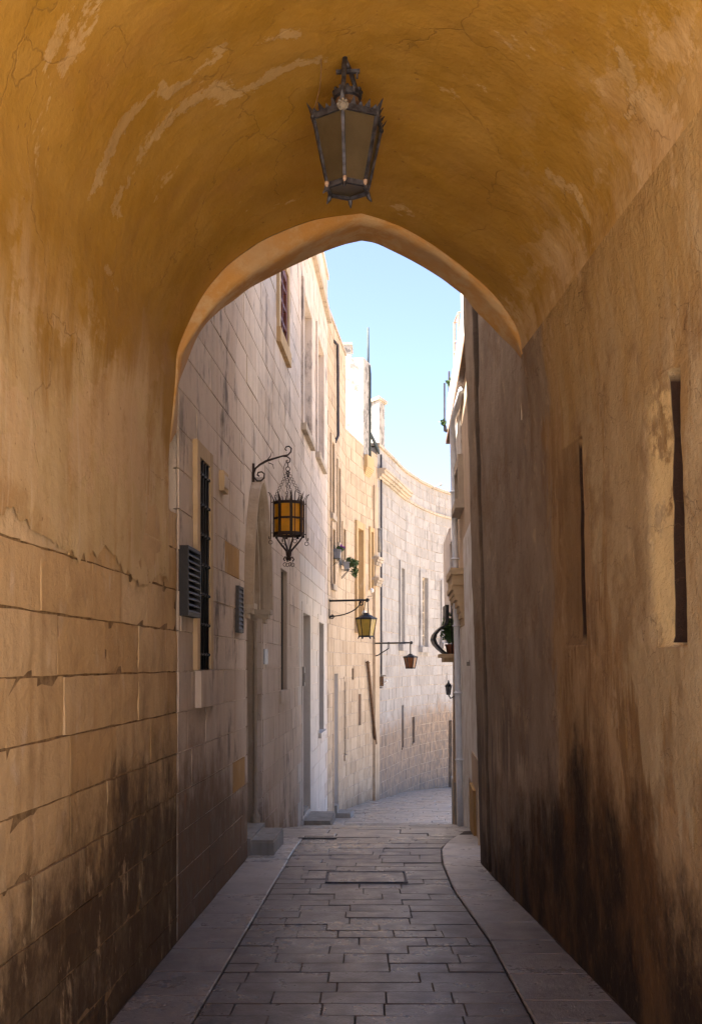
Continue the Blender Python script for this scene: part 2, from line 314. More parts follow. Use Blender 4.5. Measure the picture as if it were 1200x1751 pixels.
M['planter'] = simple('grey_planter', (.24, .25, .27), .6, var=.2)
M['terracotta'] = simple('terracotta', (.30, .10, .05), .8)
M['leaf'] = simple('leaf_green', (.065, .12, .03), .55, scale=18, c2=(.03, .065, .018))
M['leaf_dark'] = simple('leaf_dark_green', (.14, .24, .08), .5, scale=18, c2=(.06, .13, .04))
M['leaf_yellow'] = simple('leaf_yellow_green', (.17, .17, .035), .6, scale=18, c2=(.09, .11, .03))
M['flower'] = simple('purple_petal', (.30, .05, .35), .6)
M['stem'] = simple('plant_stem', (.09, .07, .035), .8)
M['plaque'] = simple('blue_grey_plaque', (.33, .36, .42), .5)
M['white_metal'] = simple('white_enamel', (.75, .75, .75), .4, var=.1)
M['blue_door'] = simple('blue_grey_door', (.20, .25, .28), .6)
M['grey_door'] = simple('grey_door', (.32, .31, .30), .7)
def glass(name, c, rough=.3, tr=.55):
    s = NT(name); n = s.noise(9, 4, .6)
    return s.done(s.mix(s.rng(n, .3, .7), c, tuple(q * .7 for q in c)), rough, None, 0, **{'Transmission Weight': tr, 'Specular IOR Level': .4})
M['glass_dusty'] = glass('dusty_amber_glass', (.20, .155, .09), .35, .65)
M['glass_amber'] = glass('amber_glass', (.95, .43, .006), .35, .35)
M['glass_yellow'] = glass('yellow_glass', (.72, .50, .07), .35, .5)
M['glass_red'] = glass('red_amber_glass', (.26, .085, .018), .35, .5)
M['glass_clear'] = glass('frosted_glass', (.55, .55, .55), .3, .6)

# ------------------------------------------------------------------ object helpers
def link(o, parent=None, name=None):
    COL.objects.link(o)
    if parent is not None:
        o.parent = parent
        if parent.type == 'EMPTY': o.matrix_parent_inverse = Matrix.Translation(parent.location).inverted()
    return o
def thing(name, label, cat, loc, group=None):
    o = bpy.data.objects.new(name, None); COL.objects.link(o); o.location = loc; o.empty_display_size = .1
    o['label'] = label; o['category'] = cat
    if group: o['group'] = group
    return o
def tag(o, label, cat, group=None):
    o['label'] = label; o['category'] = cat
    if group: o['group'] = group
    return o
def struct(o): o['kind'] = 'structure'; return o
def mesh(name, v, f, m, parent=None, smooth=False, tints=None, attrs=None):
    me = bpy.data.meshes.new(name); me.from_pydata([tuple(p) for p in v], [], f); me.update()
    if m is not None: me.materials.append(m)
    if smooth: me.polygons.foreach_set('use_smooth', [True] * len(me.polygons))
    if tints is not None:
        at = me.attributes.new('tint', 'FLOAT', 'POINT')
        at.data.foreach_set('value', tints if isinstance(tints, list) else [tints] * len(v))
    for k, vals in (attrs or {}).items():
        at = me.attributes.new(k, 'FLOAT', 'POINT'); at.data.foreach_set('value', vals)
    return link(bpy.data.objects.new(name, me), parent)

class MB:
    def __init__(s): s.v = []; s.f = []; s.t = []
    def add(s, v, f, t=.5):
        b = len(s.v); s.v += [Vector(p) for p in v]; s.f += [tuple(b + i for i in q) for q in f]; s.t += [t] * len(v); return s
    def hexa(s, c, t=.5):       # 8 corners: 0-3 back ring, 4-7 front ring
        return s.add(c, [(3, 2, 1, 0), (4, 5, 6, 7), (0, 1, 5, 4), (1, 2, 6, 5), (2, 3, 7, 6), (3, 0, 4, 7)], t)
    def box(s, c, sz, rz=0, mat=None):
        m = mat or (Matrix.Translation(c) @ Matrix.Rotation(rz, 4, 'Z')); x, y, z = (q / 2 for q in sz)
        return s.hexa([m @ Vector(p) for p in ((-x, -y, -z), (x, -y, -z), (x, y, -z), (-x, y, -z), (-x, -y, z), (x, -y, z), (x, y, z), (-x, y, z))])
    def beam(s, a, b, w, h=None, up=(0, 0, 1)):
        a, b = Vector(a), Vector(b); d = (b - a); L = d.length; d.normalize(); up = Vector(up)
        if abs(d.dot(up)) > .98: up = Vector((0, 1, 0))
        u = d.cross(up).normalized(); v = u.cross(d); m = Matrix((u, v, d)).transposed().to_4x4(); m.translation = (a + b) / 2
        return s.box(None, (w, h or w, L), mat=m)
    def tube(s, pts, r, n=8, cap=True, closed=False):
        pts = [Vector(p) for p in pts]; k = len(pts); rs = r if isinstance(r, (list, tuple)) else [r] * k
        rings = []; ref = None
        for i, p in enumerate(pts):
            if closed: d = pts[(i + 1) % k] - pts[i - 1]
            else: d = pts[min(i + 1, k - 1)] - pts[max(i - 1, 0)]
            if d.length < 1e-9: d = Vector((0, 0, 1))
            d.normalize()
            if ref is None: ref = Vector((0, 0, 1)) if abs(d.z) < .9 else Vector((1, 0, 0))
            u = ref - d * ref.dot(d)
            if u.length < 1e-4: u = d.orthogonal()
            u.normalize(); ref = u; q = d.cross(u)
            rings.append([p + (u * math.cos(2 * math.pi * j / n) + q * math.sin(2 * math.pi * j / n)) * rs[i] for j in range(n)])
        b = len(s.v)
        f = []
        for i in range(k if closed else k - 1):
            i2 = (i + 1) % k
            for j in range(n): f.append((i * n + j, i * n + (j + 1) % n, i2 * n + (j + 1) % n, i2 * n + j))
        if cap and not closed: f += [tuple(reversed(range(n))), tuple((k - 1) * n + j for j in range(n))]
        return s.add([p for rr in rings for p in rr], f)
    def ring(s, c, R_, r, nrm=(0, 1, 0), n=12, m=5, sx=1.0):
        c = Vector(c); nn = Vector(nrm).normalized(); u = nn.orthogonal().normalized()
        if abs(nn.z) < .9: u = Vector((0, 0, 1)).cross(nn).normalized()
        q = nn.cross(u)
        return s.tube([c + u * R_ * sx * math.cos(2 * math.pi * i / n) + q * R_ * math.sin(2 * math.pi * i / n) for i in range(n)], r, m, closed=True)
    def lathe(s, c, prof, n=12, phase=0.0):
        c = Vector(c); b = len(s.v); v = []; f = []
        for r, z in prof:
            for j in range(n):
                a_ = phase + 2 * math.pi * j / n; v.append(c + Vector((r * math.cos(a_), r * math.sin(a_), z)))
        for i in range(len(prof) - 1):
            for j in range(n): f.append((i * n + j, i * n + (j + 1) % n, (i + 1) * n + (j + 1) % n, (i + 1) * n + j))
        f += [tuple(reversed(range(n))), tuple((len(prof) - 1) * n + j for j in range(n))]
        return s.add(v, f)
    def sphere(s, c, r, n=10):
        return s.lathe(c, [(max(r * math.sin(math.pi * i / 6), 1e-4), -r * math.cos(math.pi * i / 6)) for i in range(7)], n)
    def build(s, name, m, parent=None, smooth=False, tint=True):
        return mesh(name, s.v, s.f, m, parent, smooth, s.t if tint else None)

def unproj(px, py, Y): return Vector(((px - CX) / F * Y, Y, CH + (HY - py) / F * Y))

class Wall:
    """a vertical wall over a plan polyline; the street is on side +1 (its left-hand walls) or -1"""
    def __init__(s, pts, side=1, lean=0.0):
        s.p = [Vector(q) for q in pts]; s.side = side; s.lean = lean; s.s = [0]
        for a_, b_ in zip(s.p, s.p[1:]): s.s.append(s.s[-1] + (b_ - a_).length)
        s.L = s.s[-1]
        s.nr = []
        for i in range(len(s.p)):
            d = s.p[min(i + 1, len(s.p) - 1)] - s.p[max(i - 1, 0)]; d.normalize()
            s.nr.append(Vector((d.y, -d.x)) * side)
    def seg(s, t):
        for i in range(len(s.p) - 1):
            if t <= s.s[i + 1] or i == len(s.p) - 2:
                return i, (t - s.s[i]) / (s.s[i + 1] - s.s[i])
    def nrm(s, t):
        i, u = s.seg(t); n = s.nr[i].lerp(s.nr[i + 1], min(max(u, 0), 1)).normalized(); return Vector((n.x, n.y, 0))
    def P(s, t, z, off=0.0):
        i, u = s.seg(t); q = s.p[i].lerp(s.p[i + 1], u); n = s.nrm(t)
        return Vector((q.x + n.x * off + s.lean * z, q.y + n.y * off, z))
    def px(s, x, zref=0.0, off=0.0):
        """arc length where the wall shows at photo column x"""
        k = (x - CX) / F; best = None
        for i in range(len(s.p) - 1):
            a_, b_ = s.p[i] + s.nr[i] * off, s.p[i + 1] + s.nr[i + 1] * off
            a_ = Vector((a_.x + s.lean * zref, a_.y)); b_ = Vector((b_.x + s.lean * zref, b_.y))
            fa, fb = a_.x - k * a_.y, b_.x - k * b_.y
            if abs(fa - fb) < 1e-9: continue
            u = fa / (fa - fb)
            lo = -1e9 if i == 0 else -1e-6; hi = 1e9 if i == len(s.p) - 2 else 1 + 1e-6
            if lo <= u <= hi:
                t = s.s[i] + u * (s.s[i + 1] - s.s[i])
                if best is None or u >= 0: best = t if best is None else min(best, t)
        return best
    def at(s, x, y, off=0.0):
        z = 2.0
        for _ in range(3):
            t = s.px(x, z, off); Y = s.P(t, 0, off).y; z = CH + (HY - y) / F * Y
        return t, z
    def rect(s, x0, x1, y0, y1, off=0.0):
        """photo rectangle (x0,x1,ytop,ybottom) -> s0,s1,z0,z1 (heights read at the middle)"""
        s0, s1 = s.at(x0, HY, off)[0], s.at(x1, HY, off)[0]; xm = (x0 + x1) / 2
        z1, z0 = s.at(xm, y0, off)[1], s.at(xm, y1, off)[1]
        return (min(s0, s1), max(s0, s1), z0, z1)
    def block(s, mb, r, o0, o1, n=1, t=.5):
        s0, s1, z0, z1 = r
        for k in range(n):
            a_, b_ = s0 + (s1 - s0) * k / n, s0 + (s1 - s0) * (k + 1) / n
            mb.hexa([s.P(a_, z0, o0), s.P(b_, z0, o0), s.P(b_, z1, o0), s.P(a_, z1, o0), s.P(a_, z0, o1), s.P(b_, z0, o1), s.P(b_, z1, o1), s.P(a_, z1, o1)], t)
        return mb

def minus(r, holes):
    rs = [r]
    for h in holes:
        o = []
        for a_, b_, c, d in rs:
            if h[1] <= a_ or h[0] >= b_ or h[3] <= c or h[2] >= d: o.append((a_, b_, c, d)); continue
            if h[0] > a_: o.append((a_, h[0], c, d))
            if h[1] < b_: o.append((h[1], b_, c, d))
            m0, m1 = max(a_, h[0]), min(b_, h[1])
            if h[2] > c: o.append((m0, m1, c, h[2]))
            if h[3] < d: o.append((m0, m1, h[3], d))
        rs = o
    return [q for q in rs if q[1] - q[0] > .025 and q[3] - q[2] > .025]

def backing(W, s0, s1, z0, z1, holes, m, parent, name='wall', off=-.006):
    S = sorted({s0, s1, *[q for q in W.s if s0 < q < s1], *[q for h in holes for q in h[:2] if s0 < q < s1]})
    Z = sorted({z0, z1, *[q for h in holes for q in h[2:] if z0 < q < z1]})
    mb = MB()
    for a_, b_ in zip(S, S[1:]):
        for c, d in zip(Z, Z[1:]):
            ms, mz = (a_ + b_) / 2, (c + d) / 2
            if any(h[0] < ms < h[1] and h[2] < mz < h[3] for h in holes): continue
            q = [W.P(a_, c, off), W.P(b_, c, off), W.P(b_, d, off), W.P(a_, d, off)]
            mb.add(q if W.side < 0 else q, [(0, 1, 2, 3)])
    # thickness towards the inside along the top
    for a_, b_ in zip(S, S[1:]):
        mb.add([W.P(a_, z1, off), W.P(b_, z1, off), W.P(b_, z1, -.4), W.P(a_, z1, -.4)], [(0, 1, 2, 3)])
    return mb.build(name, m, parent)

def stone_geo(W, r, thick, proud, bev, rough, fine):
    s0, s1, z0, z1 = r; j = lambda a_: random.uniform(-a_, a_)
    tw = j(.0015)
    if not fine:
        c0 = [(s0, z0), (s1, z0), (s1, z1), (s0, z1)]
        ci = [(s0 + bev + j(rough), z0 + bev + j(rough)), (s1 - bev + j(rough), z0 + bev + j(rough)), (s1 - bev + j(rough), z1 - bev + j(rough)), (s0 + bev + j(rough), z1 - bev + j(rough))]
        v = [W.P(a_, z, -thick) for a_, z in c0] + [W.P(a_, z, proud + j(rough * .4) + tw) for a_, z in ci]
        return v, [(4, 5, 6, 7), (0, 1, 5, 4), (1, 2, 6, 5), (2, 3, 7, 6), (3, 0, 4, 7)]
    nx, nz = 5, 3; v = []; f = []
    for k in range(nz + 1):
        for i in range(nx + 1):
            a_, z = s0 + (s1 - s0) * i / nx, z0 + (z1 - z0) * k / nz
            edge = i in (0, nx) or k in (0, nz)
            e_ = bev if edge else 0
            a_ += (e_ if i == 0 else -e_ if i == nx else 0) * .3 + j(rough * .35); z += (e_ if k == 0 else -e_ if k == nz else 0) + j(rough * 1.5)
            v.append(W.P(a_, z, proud + j(rough * .7) + tw - (random.random() ** 4 * .010 if edge else 0)))
    for k in range(nz):
        for i in range(nx): b = k * (nx + 1) + i; f.append((b, b + 1, b + nx + 2, b + nx + 1))
    ring = [i for i in range(nx + 1)] + [k * (nx + 1) + nx for k in range(1, nz + 1)] + [nz * (nx + 1) + i for i in range(nx - 1, -1, -1)] + [k * (nx + 1) for k in range(nz - 1, 0, -1)]
    base = len(v)
    for q in ring:
        k, i = divmod(q, nx + 1)
        v.append(W.P(s0 + (s1 - s0) * i / nx, z0 + (z1 - z0) * k / nz, -thick))
    L = len(ring)
    for q in range(L): f.append((ring[(q + 1) % L], ring[q], base + q, base + (q + 1) % L))
    return v, f

def px_area(W, r):
    ps = []
    for a_ in r[:2]:
        for z in r[2:]:
            p = W.P(a_, z)
            if p.y < .5: return 0
            ps.append((CX + p.x / p.y * F, HY - (p.z - CH) / p.y * F))
    xs, ys = [p[0] for p in ps], [p[1] for p in ps]
    w_, h_ = min(max(xs), 1200) - max(min(xs), 0), min(max(ys), 1751) - max(min(ys), 0)
    return w_ * h_ if w_ > 0 and h_ > 0 else 0

def stones(W, root, wall, s0, s1, zlo, zhi, z_ref, ch, lens, holes, matf, joint=.006, proud=0.0, bev=.004, rough=.0025, cap=300, fine=False, name='stone', stuff='stone_courses', vis=None):
    """ashlar courses; the largest in the photo are single parts of the wall, the rest one part of the house"""
    k0 = math.floor((zlo - z_ref) / ch); items = []
    k = k0
    while z_ref + k * ch < zhi:
        z0, z1 = z_ref + k * ch, min(z_ref + (k + 1) * ch, zhi); k += 1
        if z1 - z0 < .03: continue
        t = s0 - random.uniform(0, lens[1])
        while t < s1:
            L = random.uniform(*lens); a_, b_ = max(t, s0), min(t + L, s1); t += L
            if b_ - a_ < .03: continue
            if z1 < floor_z(W.P((a_ + b_) / 2, 0).y) - .02: continue
            for q in minus((a_, b_, z0, z1), holes):
                items.append((px_area(W, q) * (vis(W, q) if vis else 1), q))
    items.sort(key=lambda q: -q[0])
    rest = {}
    for n_, (ar, q) in enumerate(items):
        jj = joint / 2; jx = jj * .75; q2 = (q[0] + jx, q[1] - jx, q[2] + jj + random.uniform(-.6, .5) * jj, q[3] - jj + random.uniform(-.5, .6) * jj)
        if q2[1] - q2[0] < .01 or q2[3] - q2[2] < .01: continue
        m = matf(q)
        v, f = stone_geo(W, q2, .05, proud + random.uniform(-.002, .003), bev, rough, fine)
        tint = min(1, max(0, random.gauss(.5, .24)))
        if n_ < cap and ar > 25: mesh(name, v, f, m, wall, tints=tint)
        else: rest.setdefault(m.name, (m, MB()))[1].add(v, f, tint)
    for m, mb in rest.values():
        o = mb.build(stuff, m, root); o['kind'] = 'stuff'

def opening(W, root, r, depth, mr, mback, name='window', surround=None, msur=None, sill=None, msill=None, bars=None, frame=None, mframe=None, panes=None, mpane=None):
    """a recessed opening: reveal, back, and what stands in it"""
    s0, s1, z0, z1 = r; mb = MB(); o = .006
    F_ = [W.P(s0, z0, o), W.P(s1, z0, o), W.P(s1, z1, o), W.P(s0, z1, o)]; B_ = [W.P(s0, z0, -depth), W.P(s1, z0, -depth), W.P(s1, z1, -depth), W.P(s0, z1, -depth)]
    mb.add(F_ + B_, [(0, 1, 5, 4), (1, 2, 6, 5), (2, 3, 7, 6), (3, 0, 4, 7)])
    win = mb.build(name, mr, root)
    MB().add([W.P(s0, z0, -depth + .002), W.P(s1, z0, -depth + .002), W.P(s1, z1, -depth + .002), W.P(s0, z1, -depth + .002)], [(0, 1, 2, 3)]).build('pane' if name == 'window' else 'door_leaf', mback, win)
    if surround:
        wd, pr = surround; q = MB()
        W.block(q, (s0 - wd, s0 - .001, z0 - .0, z1 + wd), -.02, pr); W.block(q, (s1 + .001, s1 + wd, z0, z1 + wd), -.02, pr); W.block(q, (s0, s1, z1 + .001, z1 + wd), -.02, pr - .002)
        q.build('surround', msur or mr, win)
    if sill:
        ex, h, pr = sill; q = MB(); W.block(q, (s0 - ex, s1 + ex, z0 - h, z0 - .001), -.02, pr); q.build('sill', msill or msur or mr, win)
    if frame:
        fw = frame; q = MB(); d0, d1 = -depth + .004, -depth + .045
        W.block(q, (s0 + .002, s0 + fw, z0, z1), d0, d1); W.block(q, (s1 - fw, s1 - .002, z0, z1), d0, d1); W.block(q, (s0 + fw, s1 - fw, z0, z0 + fw), d0, d1 - .002); W.block(q, (s0 + fw, s1 - fw, z1 - fw, z1), d0, d1 - .002)
        if panes:
            nx, nz = panes
            for i in range(1, nx): c = s0 + (s1 - s0) * i / nx; W.block(q, (c - .02, c + .02, z0 + fw, z1 - fw), d0, d1 - .004)
            for i in range(1, nz): c = z0 + (z1 - z0) * i / nz; W.block(q, (s0 + fw, s1 - fw, c - .018, c + .018), d0, d1 - .006)
        q.build('frame', mframe, win)
    if bars:
        nb, nh, off = bars
        for i in range(nb):
            t = s0 + (s1 - s0) * (i + .5) / nb
            MB().tube([W.P(t, z0, off), W.P(t, z1, off)], .008, 6).build('bar', M['black_iron'], win, True)
        q = MB()
        for i in range(nh):
            z = z0 + (z1 - z0) * (i + .5) / nh; W.block(q, (s0, s1, z - .006, z + .006), off - .004, off + .011)
            for k in range(nb): q.sphere(W.P(s0 + (s1 - s0) * (k + .5) / nb, z, off + .006), .013, 6)
        q.build('cross_bar', M['black_iron'], win)
    return win
# ------------------------------------------------------------------ ground and street
def XL(y): return -1.406 + .05105 * y
def KL(y): return -.993 + .0475 * y
KRP = [(-10, .95), (5.2, .862), (6.8, .842), (8.35, .765), (9.44, .772), (10.16, .823), (10.8, .95), (11.6, 1.16), (12.2, 1.31)]
def lerp_tab(P, y):
    if y <= P[0][0]: return P[0][1]
    for (a_, va), (b_, vb) in zip(P, P[1:]):
        if y <= b_: return va + (vb - va) * (y - a_) / (b_ - a_)
    return P[-1][1]
def KR(y): return lerp_tab(KRP, y)
XRP = [(-10, 2.276), (8.5, 1.1475), (9.05, 1.118), (9.47, 1.10)]
def XR(y, z=0.0): return lerp_tab(XRP, y) - .028 * z

ys = [-300, -60, -20, -5, 0, 5, 9, 10.3, 12, 13, 15.6, 17, 19.5, 22, 24, 27, 29, 31, 33, 40, 60, 300]
xs = [-300, -60, -15, -4, 0, 4, 15, 60, 300]
struct(mesh('ground', [(x, y, floor_z(y) - .07) for y in ys for x in xs],
            [(j * 9 + i, j * 9 + i + 1, (j + 1) * 9 + i + 1, (j + 1) * 9 + i) for j in range(len(ys) - 1) for i in range(8)], M['ground']))
wallL = Wall([(XL(1.4), 1.4), (XL(6.81), 6.81)])
B1 = Wall([(XL(6.80), 6.80), (XL(19.5), 19.5)])
p2 = [(-.4095, 19.5), (-.107, 22.5), (.254, 24.1), (.60, 25.35)]
B2 = Wall([p2[0], p2[1]]); B3 = Wall([p2[1], p2[2], p2[3]])
FARP = [(.60, 25.35), (.92, 26.7), (1.374, 28.8), (1.86, 30.4), (2.45, 31.9), (3.2, 33.2), (4.6, 35.0)]
BF = Wall(FARP)
RHP = [(1.235, 10.35), (1.385, 13.0), (1.52, 16.0)]
RH = Wall(RHP, side=-1, lean=-.02)
def street_left(y):
    if y < 19.5: return XL(y)
    return lerp_tab([(q[1], q[0]) for q in p2 + FARP[1:]], y)
def street_right(y):
    if y < 9.5: return XR(y)
    return lerp_tab([(9.5, 1.3), (10.35, 1.235), (13, 1.385), (16, 1.52), (16.05, 4.4), (40, 6.0)], y)

def strip(name, yl, fl, fr, dz, m):
    v = []
    for y in yl: v += [(fl(y), y, floor_z(y) + dz), (fr(y), y, floor_z(y) + dz)]
    return struct(mesh(name, v, [(2 * i, 2 * i + 1, 2 * i + 3, 2 * i + 2) for i in range(len(yl) - 1)], m))
YY = [1.25 + .25 * i for i in range(44)] + [12.5 + .5 * i for i in range(47)]
JOIN = 11.9
road = strip('road', YY, lambda y: KL(y) if y < 11.2 else street_left(y) - .05, lambda y: KR(y) if y < JOIN else street_right(y) + .05, -.010, M['grout'])
pav_l = strip('pavement_left', [y for y in YY if y <= 11.3], lambda y: XL(y) - .05, lambda y: KL(y) - .004, -.004, M['grout'])
pav_r = strip('pavement_right', [y for y in YY if y <= JOIN], lambda y: KR(y) + .004, lambda y: street_right(y) + .05, .002, M['grout'])

def slab_geo(q, top, thick, bev, jit, n=1):
    """q: four plan corners; a slab with a bevelled, slightly uneven top"""
    c = sum((Vector(p) for p in q), Vector((0, 0))) / 4; v = []
    tilt = [random.uniform(-jit, jit) for _ in range(4)]
    for p, t in zip(q, tilt): v.append((p[0], p[1], floor_z(p[1]) + top - thick))
    for p, t in zip(q, tilt): v.append((p[0], p[1], floor_z(p[1]) + top - bev + t))
    for p, t in zip(q, tilt):
        d = (c - Vector(p)); d = d.normalized() * bev * 1.6
        v.append((p[0] + d.x, p[1] + d.y, floor_z(p[1] + d.y) + top + t))
    return v, [(8, 9, 10, 11)] + [(a_, (a_ + 1) % 4, 4 + (a_ + 1) % 4, 4 + a_) for a_ in range(4)] + [(4 + a_, 4 + (a_ + 1) % 4, 8 + (a_ + 1) % 4, 8 + a_) for a_ in range(4)]
def pave(parent, name, stuffname, y0, y1, fl, fr, rowd, lens, m, top, bev, jit, cap, gap=.005, mfar=None, far_y=99, skip=None, gx=1.0):
    y = y0; cnt = 0; rest = MB(); mr = m
    while y < y1:
        d = random.uniform(*rowd)
        ye = min(y + d, y1); a0, a1, b0, b1 = fl(y), fl(ye), fr(y), fr(ye); W_ = (b0 + b1 - a0 - a1) / 2
        cuts = [0.0]
        while cuts[-1] < W_ - lens[0] * .6:
            cuts.append(cuts[-1] + random.uniform(*lens) * (random.uniform(.4, 1) if len(cuts) == 1 else 1))
        cuts = [c / W_ for c in cuts if c < W_ - lens[0] * .35] + [1.0]
        for u, v_ in zip(cuts, cuts[1:]):
            g = gap / 2; du = g * gx / W_
            jy = lambda: random.uniform(-.0015, .0015)
            q = [(a0 + (b0 - a0) * (u + du), y + g + jy()), (a0 + (b0 - a0) * (v_ - du), y + g + jy()), (a1 + (b1 - a1) * (v_ - du), ye - g + jy()), (a1 + (b1 - a1) * (u + du), ye - g + jy())]
            if skip and skip((q[0][0] + q[1][0]) / 2, (y + ye) / 2): continue
            vv, ff = slab_geo(q, top + random.uniform(-jit, jit), .06, bev, jit * .6)
            t = min(1, max(0, random.gauss(.5, .27)))
            mm = mfar if (mfar and y > far_y) else m
            if cnt < cap: mesh(name, vv, ff, mm, parent, tints=t); cnt += 1
            else: rest.add(vv, ff, t); mr = mm
        y = ye
    if rest.v: o = rest.build(stuffname, mr, parent); o['kind'] = 'stuff'
COVER = (-.20, .44, 8.58, 9.02)
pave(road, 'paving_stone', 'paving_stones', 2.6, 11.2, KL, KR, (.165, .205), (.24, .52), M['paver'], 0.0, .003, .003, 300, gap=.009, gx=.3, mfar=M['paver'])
far_l = lambda y: street_left(y) - .01
far_r = lambda y: street_right(y) + .01
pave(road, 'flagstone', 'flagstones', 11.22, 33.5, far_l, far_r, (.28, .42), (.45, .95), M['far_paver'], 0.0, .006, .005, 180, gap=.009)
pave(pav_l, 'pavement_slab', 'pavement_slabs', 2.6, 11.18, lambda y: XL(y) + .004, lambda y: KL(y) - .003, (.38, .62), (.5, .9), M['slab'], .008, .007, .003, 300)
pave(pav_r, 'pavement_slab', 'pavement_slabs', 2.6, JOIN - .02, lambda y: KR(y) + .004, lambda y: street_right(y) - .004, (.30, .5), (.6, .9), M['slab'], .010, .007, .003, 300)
cov = thing('access_cover', 'rectangular stone filled access cover let into the dark road paving', 'access cover', (.12, 8.8, 0))
mb = MB(); x0, x1, y0, y1 = COVER
for q in ((x0, x1, y0, y0 + .014), (x0, x1, y1 - .014, y1), (x0, x0 + .014, y0 + .014, y1 - .014), (x1 - .014, x1, y0 + .014, y1 - .014)):
    mb.box(((q[0] + q[1]) / 2, (q[2] + q[3]) / 2, -.008), (q[1] - q[0], q[3] - q[2], .038))
mb.build('cover_frame', M['lead'], cov)
v, f = slab_geo([(x0 + .018, y0 + .018), (x1 - .018, y0 + .018), (x1 - .018, y1 - .018), (x0 + .018, y1 - .018)], .008, .05, .004, .001)
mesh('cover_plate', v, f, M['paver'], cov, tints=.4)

# ------------------------------------------------------------------ vaulted passage
passage = thing('vaulted_passage', 'vaulted stone passage with worn ochre plaster and pointed arch over the street', 'passage', (0, 3, 0))
Yf = lambda px: 7.06 + (px - 600) * .00085
def dep(px): return .26 + .18 * max(0, 1 - ((px - 610) / 300) ** 2)
Yn = lambda px: Yf(px) - dep(px)
FARL = [(303, 740), (304, 690), (307, 657), (318.5, 623), (341, 571), (370, 537), (413, 503), (490, 460), (547, 433), (585, 419), (617, 412)]
FARR = [(617, 412), (640, 417), (666, 428), (718, 454), (758, 479), (791, 505), (817, 536), (850, 569), (879, 597), (890, 612)]
NEARL = [(290, 760), (301, 665), (304, 628), (307, 611), (327, 577), (356, 534), (387, 500), (427, 468), (473, 440), (538, 402), (580, 384), (618, 373)]
NEARR = [(618, 373), (650, 380), (690, 396), (745, 428), (800, 470), (845, 512), (880, 562), (893, 605)]
VLTL = [(290, 760), (300, 650), (303, 605), (318, 563), (347, 506), (384, 460), (424, 428), (467, 403), (540, 376), (618, 365)]
VLTR = [(618, 365), (652, 375), (692, 391), (747, 424), (802, 466), (847, 508), (882, 559), (893, 605)]
def resample(P, n):
    P = [Vector(p) for p in P]
    C = [P[0] * 2 - P[1]] + P + [P[-1] * 2 - P[-2]]; fine = []
    for i in range(1, len(C) - 2):
        for k in range(12):
            t = k / 12; a_, b_, c, d = C[i - 1], C[i], C[i + 1], C[i + 2]
            fine.append(.5 * ((2 * b_) + (c - a_) * t + (2 * a_ - 5 * b_ + 4 * c - d) * t * t + (3 * b_ - a_ - 3 * c + d) * t ** 3))
    fine.append(P[-1]); L = [0]
    for a_, b_ in zip(fine, fine[1:]): L.append(L[-1] + (b_ - a_).length)
    o = []; j = 0
    for i in range(n + 1):
        t = L[-1] * i / n
        while j < len(L) - 2 and L[j + 1] < t: j += 1
        u = (t - L[j]) / max(L[j + 1] - L[j], 1e-9); o.append(fine[j].lerp(fine[j + 1], min(u, 1)))
    return o
NP = 56
def prof(Lp, Rp, yf):
    pts = resample(Lp, NP) + resample(Rp, NP)[1:]
    return [unproj(p.x, p.y, yf(p.x)) for p in pts]
pf, pn, pv = prof(FARL, FARR, Yf), prof(NEARL, NEARR, Yn), prof(VLTL, VLTR, Yn)
YB = 1.4
# vault sheet: sections swept from the end arch back towards the near mouth, lateral position kept as a share of the width
ragged = lambda y: 2.19 + .05 * math.sin(y * 5.1) + .06 * mnoise.noise((y * 2.3, 3, 1)) + .045 * mnoise.noise((y * 9, 1, 1)) + .03 * mnoise.noise((y * 31, 7, 1)) + random.Random(int(y * 997)).uniform(-.012, .012) - (.03 * (y - 5) if y > 5 else 0)
NS = 150; secs = []
for k in range(NS + 1):
    u = k / NS; sec = []
    for i, p in enumerate(pv):
        y = YB + (p.y - YB) * u
        t = (p.x - XL(p.y)) / (XR(p.y, 3.7) - XL(p.y)); xl, xr = XL(y), XR(y, 3.7)
        x = xl + t * (xr - xl); z = p.z + .11 * min(1, max(0, 6.6 - y) / 1.4) * max(0, min(1, (p.z - 3.6) / .7))
        sec.append(Vector((x, y, z)))
    a_ = sec[0]; y = a_.y; lo = ragged(y); low = []
    for j in range(9):
        z = lo + (a_.z - lo) * j / 9; low.append(Vector((XL(y) + .002, y, z)))
    d = sec[-1]; gap = XR(d.y, d.z) - d.x; tail = []
    for j in range(1, 11):                # the foot dies away into the wall
        q_ = j / 10; zq = d.z - .75 * q_; tail.append(Vector((XR(d.y, zq) - gap * (1 - q_) ** 2.2 - .012 * (1 - q_) + .03 * q_ ** 3, d.y, zq)))
    secs.append(low + sec + tail)
n_ = len(secs[0]); V = []
for k, s_ in enumerate(secs):
    for i, p in enumerate(s_):
        q = p.copy()
        if 1 <= i < n_ - 10 and k < NS:
            fade = min(1, (NS - k) / 6)
            d = .016 * mnoise.noise(p * 1.3) + .006 * mnoise.noise(p * 5.0)
            c = Vector((.1, p.y, 2.6)); q += (c - p).normalized() * d * fade
        V.append(q)
for k in range(NS + 1): secs[k] = V[k * n_:(k + 1) * n_]
